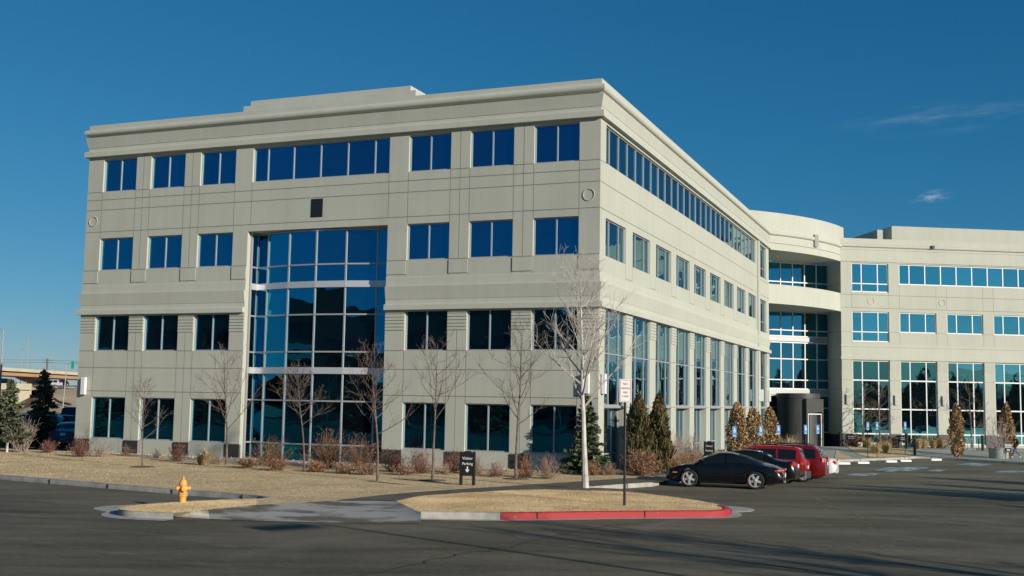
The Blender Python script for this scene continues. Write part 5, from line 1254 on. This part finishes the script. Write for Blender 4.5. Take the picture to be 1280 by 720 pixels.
# x forward, y left, z up; stride with the left leg ahead
hip = (0, 0, .92)
def leg_pts(s, hx, kx, kz, ax, az_): return [(hx*0, s*.09, .88), (kx, s*.10, kz), (ax, s*.095, az_)]
Lk, La = (.20, .10, .49), (.34, .10, .10); Rk, Ra = (-.10, -.10, .47), (-.42, -.10, .17)
J = [(hip, .11), ((.0, 0, 1.10), .11), ((.02, 0, 1.28), (.15, .11)), ((.02, 0, 1.42), .07), ((.035, 0, 1.50), .05), ((.05, 0, 1.575), (.075, .085)), ((.055, 0, 1.655), (.078, .09)), ((.05, 0, 1.715), .05), ((.135, 0, 1.605), .014),
     ((.01, .17, 1.38), .055), ((-.10, .22, 1.10), .042), ((.02, .23, .88), .033), ((.05, .23, .80), .034),
     ((.01, -.17, 1.38), .055), ((.06, -.22, 1.10), .042), ((.27, -.22, .98), .033), ((.34, -.22, .96), .034),
     ((0, .09, .86), .085), (Lk, .058), (La, .04), ((0, -.09, .86), .085), (Rk, .058), (Ra, .04)]
E_ = [(0, 1), (1, 2), (2, 3), (3, 4), (4, 5), (5, 6), (6, 7), (5, 8), (3, 9), (9, 10), (10, 11), (11, 12), (3, 13), (13, 14), (14, 15), (15, 16), (0, 17), (17, 18), (18, 19), (0, 20), (20, 21), (21, 22)]
for base, dirn in ((12, V((.25, 0, -1))), (16, V((1, 0, -.25)))):      # four fingers and a thumb on each hand
    bp_ = V(J[base][0]); side_ = V((.9, 0, .25)) if base == 12 else V((.2, 0, .9))
    for k, (o_, l_) in enumerate(((-.028, .07), (-.009, .085), (.010, .08), (.028, .062))):
        a = len(J); q = bp_+side_*o_+dirn*.03; J.append((tuple(q), .010)); J.append((tuple(q+dirn*l_*.55), .009)); J.append((tuple(q+dirn*l_*.9+V((0, -.02 if base == 12 else .02, -.015))), .007)); E_ += [(base, a), (a, a+1), (a+1, a+2)]
    a = len(J); J.append((tuple(bp_+side_*.045+dirn*.005), .010)); J.append((tuple(bp_+side_*.06+dirn*.045), .008)); E_ += [(base, a), (a, a+1)]
skinmesh('body', J, E_, MT['skin'], pr)
skinmesh('jacket', [((0, 0, .86), (.165, .125)), ((.0, 0, 1.08), (.16, .125)), ((.02, 0, 1.28), (.185, .135)), ((.02, 0, 1.43), (.09, .08)), ((.01, .18, 1.38), .078), ((-.10, .23, 1.10), .062), ((.015, .235, .89), .05), ((.01, -.18, 1.38), .078), ((.06, -.23, 1.10), .062), ((.25, -.225, .985), .05)], [(0, 1), (1, 2), (2, 3), (2, 4), (4, 5), (5, 6), (2, 7), (7, 8), (8, 9)], MT['jacket'], pr)
skinmesh('trousers', [((0, 0, .93), (.135, .115)), ((0, .09, .82), .10), (Lk, .072), ((.33, .10, .13), .06), ((0, -.09, .82), .10), (Rk, .072), ((-.41, -.10, .19), .06)], [(0, 1), (1, 2), (2, 3), (0, 4), (4, 5), (5, 6)], MT['jeans'], pr)
skinmesh('hair', [((.02, 0, 1.70), (.078, .085)), ((-.01, 0, 1.64), (.06, .07)), ((-.005, 0, 1.58), .04)], [(0, 1), (1, 2)], MT['hair'], pr)
skinmesh('shoe', [((.30, .10, .07), .045), ((.40, .10, .07), .042), ((.50, .10, .09), .03)], [(0, 1), (1, 2)], MT['shoe'], pr)
skinmesh('shoe', [((-.46, -.10, .14), .045), ((-.38, -.10, .07), .042), ((-.30, -.10, .035), .03)], [(0, 1), (1, 2)], MT['shoe'], pr)
for s in (-1, 1):
    mb = MB(); mb.lathe([(0, -.012), (.009, -.006), (.011, 0), (.009, .006), (0, .012)], 8, Matrix.Translation((.132, s*.032, 1.628)), False); mb.build('eye', MT['black'], pr)
mb = MB(); mb.box(.126, .134, -.025, .025, 1.558, 1.568); mb.build('mouth', mat('lips', (.35, .13, .11), .6), pr)
for s in (-1, 1): mb = MB(); mb.box(.03, .07, min(s*.085, s*.10), max(s*.085, s*.10), 1.59, 1.65); mb.build('ear', MT['skin'], pr, bevel=.006)

# ------------------------------------------------------------------ left distance: bridges, bank, lamps
MT['girder'] = mat('tan_bridge_girder', (.46, .29, .17), .8, var=.08, scale=.2); MT['cream'] = mat('cream_bridge_barrier', (.62, .54, .40), .8, var=.08, scale=.3); MT['road'] = mat('pale_road', (.34, .32, .28), .9, var=.15, scale=.05)
MT['bank'] = mat('dry_bank_grass', (.44, .31, .18), .95, col2=(.60, .45, .28), scale=.12, detail=9)
br = empty('overpass', V((-124, 300, 0)), 'long tan and cream highway overpass crossing behind the lower bridge at the far left', 'bridge')
mb = MB(); mb.box(-135, -124.0, 150, 480, 7.35, 8.55); mb.build('girder', MT['girder'], br)
mb = MB(); mb.box(-123.95, -123.2, 150, 480, 8.45, 9.25); mb.box(-135.8, -135.05, 150, 480, 8.45, 9.25); mb.build('barrier', MT['cream'], br)
mb = MB()
for i in range(84): mb.box(-123.65, -123.5, 150+i*4, 150.15+i*4, 9.25, 10.0)
for z in (9.6, 9.95): mb.box(-123.62, -123.55, 150, 484, z, z+.05)
mb.build('railing', MT['galv'], br)
for y in (245, 311, 372):
    mb = MB(); mb.hexa([V((-131, y-1, 5.9)), V((-128, y-1, 5.9)), V((-128, y+1, 5.9)), V((-131, y+1, 5.9)), V((-134.5, y-1.2, 7.3)), V((-124.3, y-1.2, 7.3)), V((-124.3, y+1.2, 7.3)), V((-134.5, y+1.2, 7.3))]); mb.box(-131, -128, y-1, y+1, -.2, 5.9); mb.build('pier', MT['girder'], br)
lb = empty('road_bridge', at(0, 228), 'low cream road bridge with a dark opening at the left edge below the overpass', 'bridge')
xa, xb = at(-120, 226).x, at(48, 226).x
mb = MB(); mb.box(xa, xb, 225.0, 225.6, 3.75, 4.95); mb.build('barrier', MT['cream'], lb)
mb = MB(); mb.box(xa, xb, 225.6, 240, 2.75, 4.2); mb.box(xa, xb-3, 225.3, 225.61, 2.75, 3.76); mb.build('girder', MT['girder'], lb)
mb = MB(); x2 = at(31, 226).x; mb.hexa([V((x2-2, 225.4, -.1)), V((xb, 225.4, 2.4)), V((xb, 240, 2.4)), V((x2-2, 240, -.1)), V((x2, 225.4, 3.7)), V((xb, 225.4, 3.7)), V((xb, 240, 3.7)), V((x2, 240, 3.7))]); mb.build('abutment', MT['cream'], lb)
# bank below the highway
def bank():
    mb = MB(); cols_ = 16; rows_n = 8
    for i in range(cols_+1):
        f = i/cols_; top_ = at(46+f*150, 231); toe = at(24+f*175, 196-8*math.sin(f*3)); 
        for j in range(rows_n+1):
            g = j/rows_n; p = toe.lerp(top_, g); e = ss(0, .22, f+.06*(1-g)); z = 4.35*ss(0, 1, g*.9+.05)*e; mb.v.append((p.x, p.y, z-.15+rng.normal(0, .05)))
    for i in range(cols_):
        for j in range(rows_n): a = i*(rows_n+1)+j; mb.f.append((a, a+rows_n+1, a+rows_n+2, a+1))
    return structure(mb.build('embankment', MT['bank'], smooth=True))
bank()
mb = MB(); x1, x2 = at(44, 231).x, 20
mb.quad(V((x1, 229, 4.2)), V((x2, 229, 4.2)), V((x2, 275, 4.3)), V((x1-6, 275, 4.3))); mb.quad(V((xa, 240, 4.25)), V((x1, 240, 4.25)), V((x1-6, 275, 4.3)), V((xa-10, 275, 4.3))); structure(mb.build('highway', MT['road']))
mb = MB(); mb.quad(V((-160, 118, -.03)), V((40, 118, -.03)), V((40, 165, -.03)), V((-160, 165, -.03))); structure(mb.build('road', MT['road']))
gr = empty('guard_rail', V((-85, 230, 4.2)), 'row of small white guard rail posts along the top of the brown bank', 'guard rail')
mb = MB()
for i in range(22): x = x1+2+i*1.9; mb.box(x, x+.5, 229.6, 229.8, 4.15, 4.85)
mb.build('posts', MT['galv'], gr); mb = MB(); mb.box(x1+1, x1+45, 229.5, 229.59, 4.5, 4.8); mb.build('rail', MT['bark'], gr)
mb = MB(); mb.tube([V((at(70, 205).x, 207, 2.2)), V((at(85, 205).x, 204, 1.6)), V((at(110, 205).x, 200, 1.2))], .22, 5); structure(mb.build('drain_curb', MT['plastic']))
gF = 'cars on the distant highway'
for proto, px, d_, h, lab in ((s2, 15, 238, 0, 'dark car on the low bridge at the left edge'), (s1, 57, 240, 3.1, 'dark van on the highway just left of the spruce tip'), (None, 69, 241, 3.1, 'silver van on the highway right behind the spruce tip'), (s2, 78, 243, 3.1, 'dark car on the highway right of the spruce tip')):
    p = at(px, d_); p.z = 4.28
    if proto: c = copy_tree(proto); c['label'] = lab
    else: c = make_car('van', lab, 'van', gF, van, P_silver)
    c['group'] = gF; c.location = p; c.rotation_euler = (0, 0, h)
def lamp(name, base, H, label, arms, rr=.10, group=None, cat='street lamp', head=(.7, .25, .14), aim=0.0, armlen=1.6, rise=.7):
    r = empty(name, base, label, cat, group, aim); ORG[r] = V((0, 0, 0))
    mb = MB(); mb.tube([(0, 0, -.2), (0, 0, H*.5), (0, 0, H)], [rr, rr*.8, rr*.55], 8); mb.build('pole', MT['galv'], r, smooth=True)
    for s in arms:
        mb = MB(); mb.tube([(0, 0, H-.05), (s*armlen*.5, 0, H+rise*.6), (s*armlen, 0, H+rise)], rr*.4, 6); a = mb.build('arm', MT['galv'], r)
        mb = MB(); mb.box(s*armlen-head[0]/2+s*.3, s*armlen+head[0]/2+s*.3, -head[1]/2, head[1]/2, H+rise-head[2]/2, H+rise+head[2]/2); mb.build('lamp_head', MT['galv'], r, bevel=.02)
    return r
p = at(7.5, 98); lamp('street_lamp', V((p.x, p.y, 0)), 8.45, 'tall grey street lamp with one arm at the left edge of the photo', [-1], .12)
gL = 'double-headed lamps beyond the overpass'
p = at(39.5, 300); lamp('street_lamp', V((p.x, p.y, 0)), 17.6, 'taller of the two thin double-headed lamps beyond the overpass', [-1, 1], .11, gL, head=(.45, .3, .3), armlen=.4, rise=.1)
p = at(32.5, 330); lamp('street_lamp', V((p.x, p.y, 0)), 15.6, 'shorter of the two thin double-headed lamps beyond the overpass', [-1, 1], .11, gL, head=(.45, .3, .3), armlen=.2, rise=.1)
p = at(64.5, 340); r = empty('power_pole', V((p.x, p.y, 0)), 'dark wooden power pole with cross-arms behind the overpass', 'power pole')
mb = MB(); mb.tube([V((p.x, p.y, -.2)), V((p.x, p.y, 13.5))], .28, 6); mb.build('pole', MT['bark'], r)
for z in (12.9, 12.2): mb = MB(); mb.box(p.x-1.6, p.x+1.6, p.y-.1, p.y+.1, z, z+.18); mb.build('cross_arm', MT['bark'], r)
for dz, lab in ((12.98, 'upper thin power line over the overpass'), (12.25, 'lower thin power line over the overpass')):
    mb = MB()
    for x0, y0, z0 in ((-260, 330, 13.8), (60, 352, 11.8)):
        a, b = V((p.x+1.2*(1 if x0 > 0 else -1), p.y, dz)), V((x0, y0, z0+dz-12.98)); mb.tube([a.lerp(b, t)-V((0, 0, 6*t*(1-t)*.35)) for t in [i/10 for i in range(11)]], .035, 4)
    tag(mb.build('power_line', MT['plastic']), lab, 'power line')
p = at(86.5, 178); r = empty('signal_mast', V((p.x, p.y, 0)), 'grey mast arm holding a green street sign beside the building edge', 'signal mast')
mb = MB(); mb.tube([V((p.x, p.y, -.2)), V((p.x+.3, p.y, 7.7))], [.10, .07], 8); mb.build('pole', MT['galv'], r)
mb = MB(); mb.tube([V((p.x+.3, p.y, 7.6)), V((p.x+.9, p.y, 7.9)), V((p.x+4, p.y, 8.05))], .07, 6); mb.build('arm', MT['galv'], r)
mb = MB(); mb.box(p.x+1.02, p.x+1.45, p.y-.12, p.y-.04, 7.0, 8.2); mb.build('street_sign', MT['green'], r)

# ------------------------------------------------------------------ what stands round the viewer: seen in the glass and as shadows
gZ = 'conifers at the right edge of the lot'
shp = [(x_-2.2, y_+2.0, h_*1.05) for x_, y_, h_ in [(27.3, 31.0, 5.6), (28.6, 33.2, 5.0), (30.6, 34.4, 5.9), (32.5, 38.5, 5.4), (36.5, 40.5, 5.5), (40.5, 44.0, 6.6), (26.6, 27.0, 3.4), (29.5, 31.2, 5.2), (31.8, 33.0, 5.4), (33.5, 36.2, 5.6)]]
pz = None
for i, (x, y, h) in enumerate(shp):
    lab = 'conifer standing at the right edge of the lot outside the photo'
    if pz is None: pz = conifer('spruce_tree', V((x, y, 0)), lab, gZ, 5.6, 2.1, MT['spruce'], 120, needles=110, nl=.3)
    else: place_copy(pz, (x, y, gz(x, y)), i*1.3, lab, h/5.6)
gY = 'dark pines behind the viewer'
pb = conifer('pine_tree', V((-34, -6, 0)), 'dark pine behind the viewer, reflected in the dark windows', gY, 11, 3.3, MT['spruce'], 120, needles=90, nl=.5)
rr2 = random.Random(4)
for i in range(9):
    f = i/8; x = -30-64*f+rr2.uniform(-3, 3); y = -14+34*f+rr2.uniform(-4, 4)
    place_copy(pb, (x, y, 0), rr2.uniform(0, 6), 'dark pine behind the viewer, reflected in the dark windows', rr2.uniform(.5, .95))
for i in range(26):          # a belt of pines beyond the far side of the lot, mirrored in the far wing
    f = i/25; x = 78+56*f+rr2.uniform(-2, 2); y = -34+62*f+rr2.uniform(-4, 4)
    place_copy(pb, (x, y, 0), rr2.uniform(0, 6), 'dark pine on the far side of the lot outside the photo', rr2.uniform(.6, .95))
    for dx, dy in ((6, 3), (11, -2)): place_copy(pb, (x+dx+rr2.uniform(-2, 2), y-dy*1.3, 0), rr2.uniform(0, 6), 'dark pine on the far side of the lot outside the photo', rr2.uniform(.5, .8))
nb_ = empty('neighbour_building', V((-60, -52, 0)), 'dark brick office building behind the viewer, seen only as reflections in the glass', 'office building')
FN = Face(V((-50, -50, 0)), V((-.62, .785, 0)), V((.785, .62, 0)))
hn = [(2+6*k, 7+6*k, z, z+2) for k in range(15) for z in (1, 5.0, 9.4)]
MT['brick'] = mat('dark_brick', (.075, .06, .05), .9, var=.25, scale=2)
wall_mesh(FN, 0, 95, -.3, 15, hn, .3).build('wall', MT['brick'], nb_)
mb = MB(); FN.box(mb, 0, 95, -20, -.36, -.3, 14.8); mb.build('core', MT['plinth'], nb_)
mb = MB(); FN.box(mb, -.3, 95.3, -.1, .3, 7.9, 8.6); mb.build('stone_band', MT['trim'], nb_)
mb = MB(); FN.box(mb, 30, 62, -18, -1.5, 14.8, 17.2); mb.build('roof_screen', MT['brick'], nb_)
for h in hn: window(nb_, FN, *h, .15, [(h[0]+h[1])/2], [], MT['plastic'], MT['carglass'])
# far hills all round behind the viewer
mb = MB(); nh = 220
for ring_, (r_, k) in enumerate(((2600, 0), (3600, 1), (5200, .0))):
    for i in range(nh):
        a = 2*math.pi*i/nh; back_ = ss(-.1, .35, -math.sin(a)); hgt = (95+45*math.sin(a*5+1)+30*math.sin(a*11)+14*math.sin(a*23))*back_*k
        mb.v.append((r_*math.cos(a), r_*math.sin(a), max(-1, hgt)-1))
for j in range(2):
    for i in range(nh): i2 = (i+1) % nh; mb.f.append((j*nh+i, j*nh+i2, (j+1)*nh+i2, (j+1)*nh+i))
structure(mb.build('hills', mat('dark_hills', (.05, .055, .04), .95, var=.3, scale=.003), smooth=True))
mb = MB(); nr = 150
for j, (r_, k) in enumerate(((400, 0), (440, 1), (520, .9), (640, 0))):
    for i in range(nr):
        a = rad(182+188*i/(nr-1)); h = (15+3.5*math.sin(a*9)+2.5*math.sin(a*23+1)+2.0*math.sin(a*61)+rng.normal(0, .6))*k
        mb.v.append((r_*math.cos(a), r_*math.sin(a), h-.3))
for j in range(3):
    for i in range(nr-1): mb.f.append((j*nr+i, j*nr+i+1, (j+1)*nr+i+1, (j+1)*nr+i))
structure(mb.build('hills', mat('scrub_ridge', (.035, .04, .026), .95, var=.35, scale=.04), smooth=True))
# lamp post and bare trees at the right whose shadows lie over the street
lamp('light_pole', V((14.6, 9.8, 0)), 8.1, 'lot light pole outside the right edge whose shadow crosses the street', [-1], .11, None, 'light pole', head=(1.5, .5, .22), aim=rad(40), armlen=.8, rise=.0)
t0 = bare_tree('bare_tree', V((15.2, 12.6, 0)), 'bare tree outside the right edge throwing thin shadows on the street', 'bare trees outside the photo', 6.6, .17, .25, 3.0, 30, MT['bark'], twigs=9)
place_copy(t0, (17.6, 13.4, 0), 1.2, 'bare tree outside the right edge throwing thin shadows on the street', 1.1)
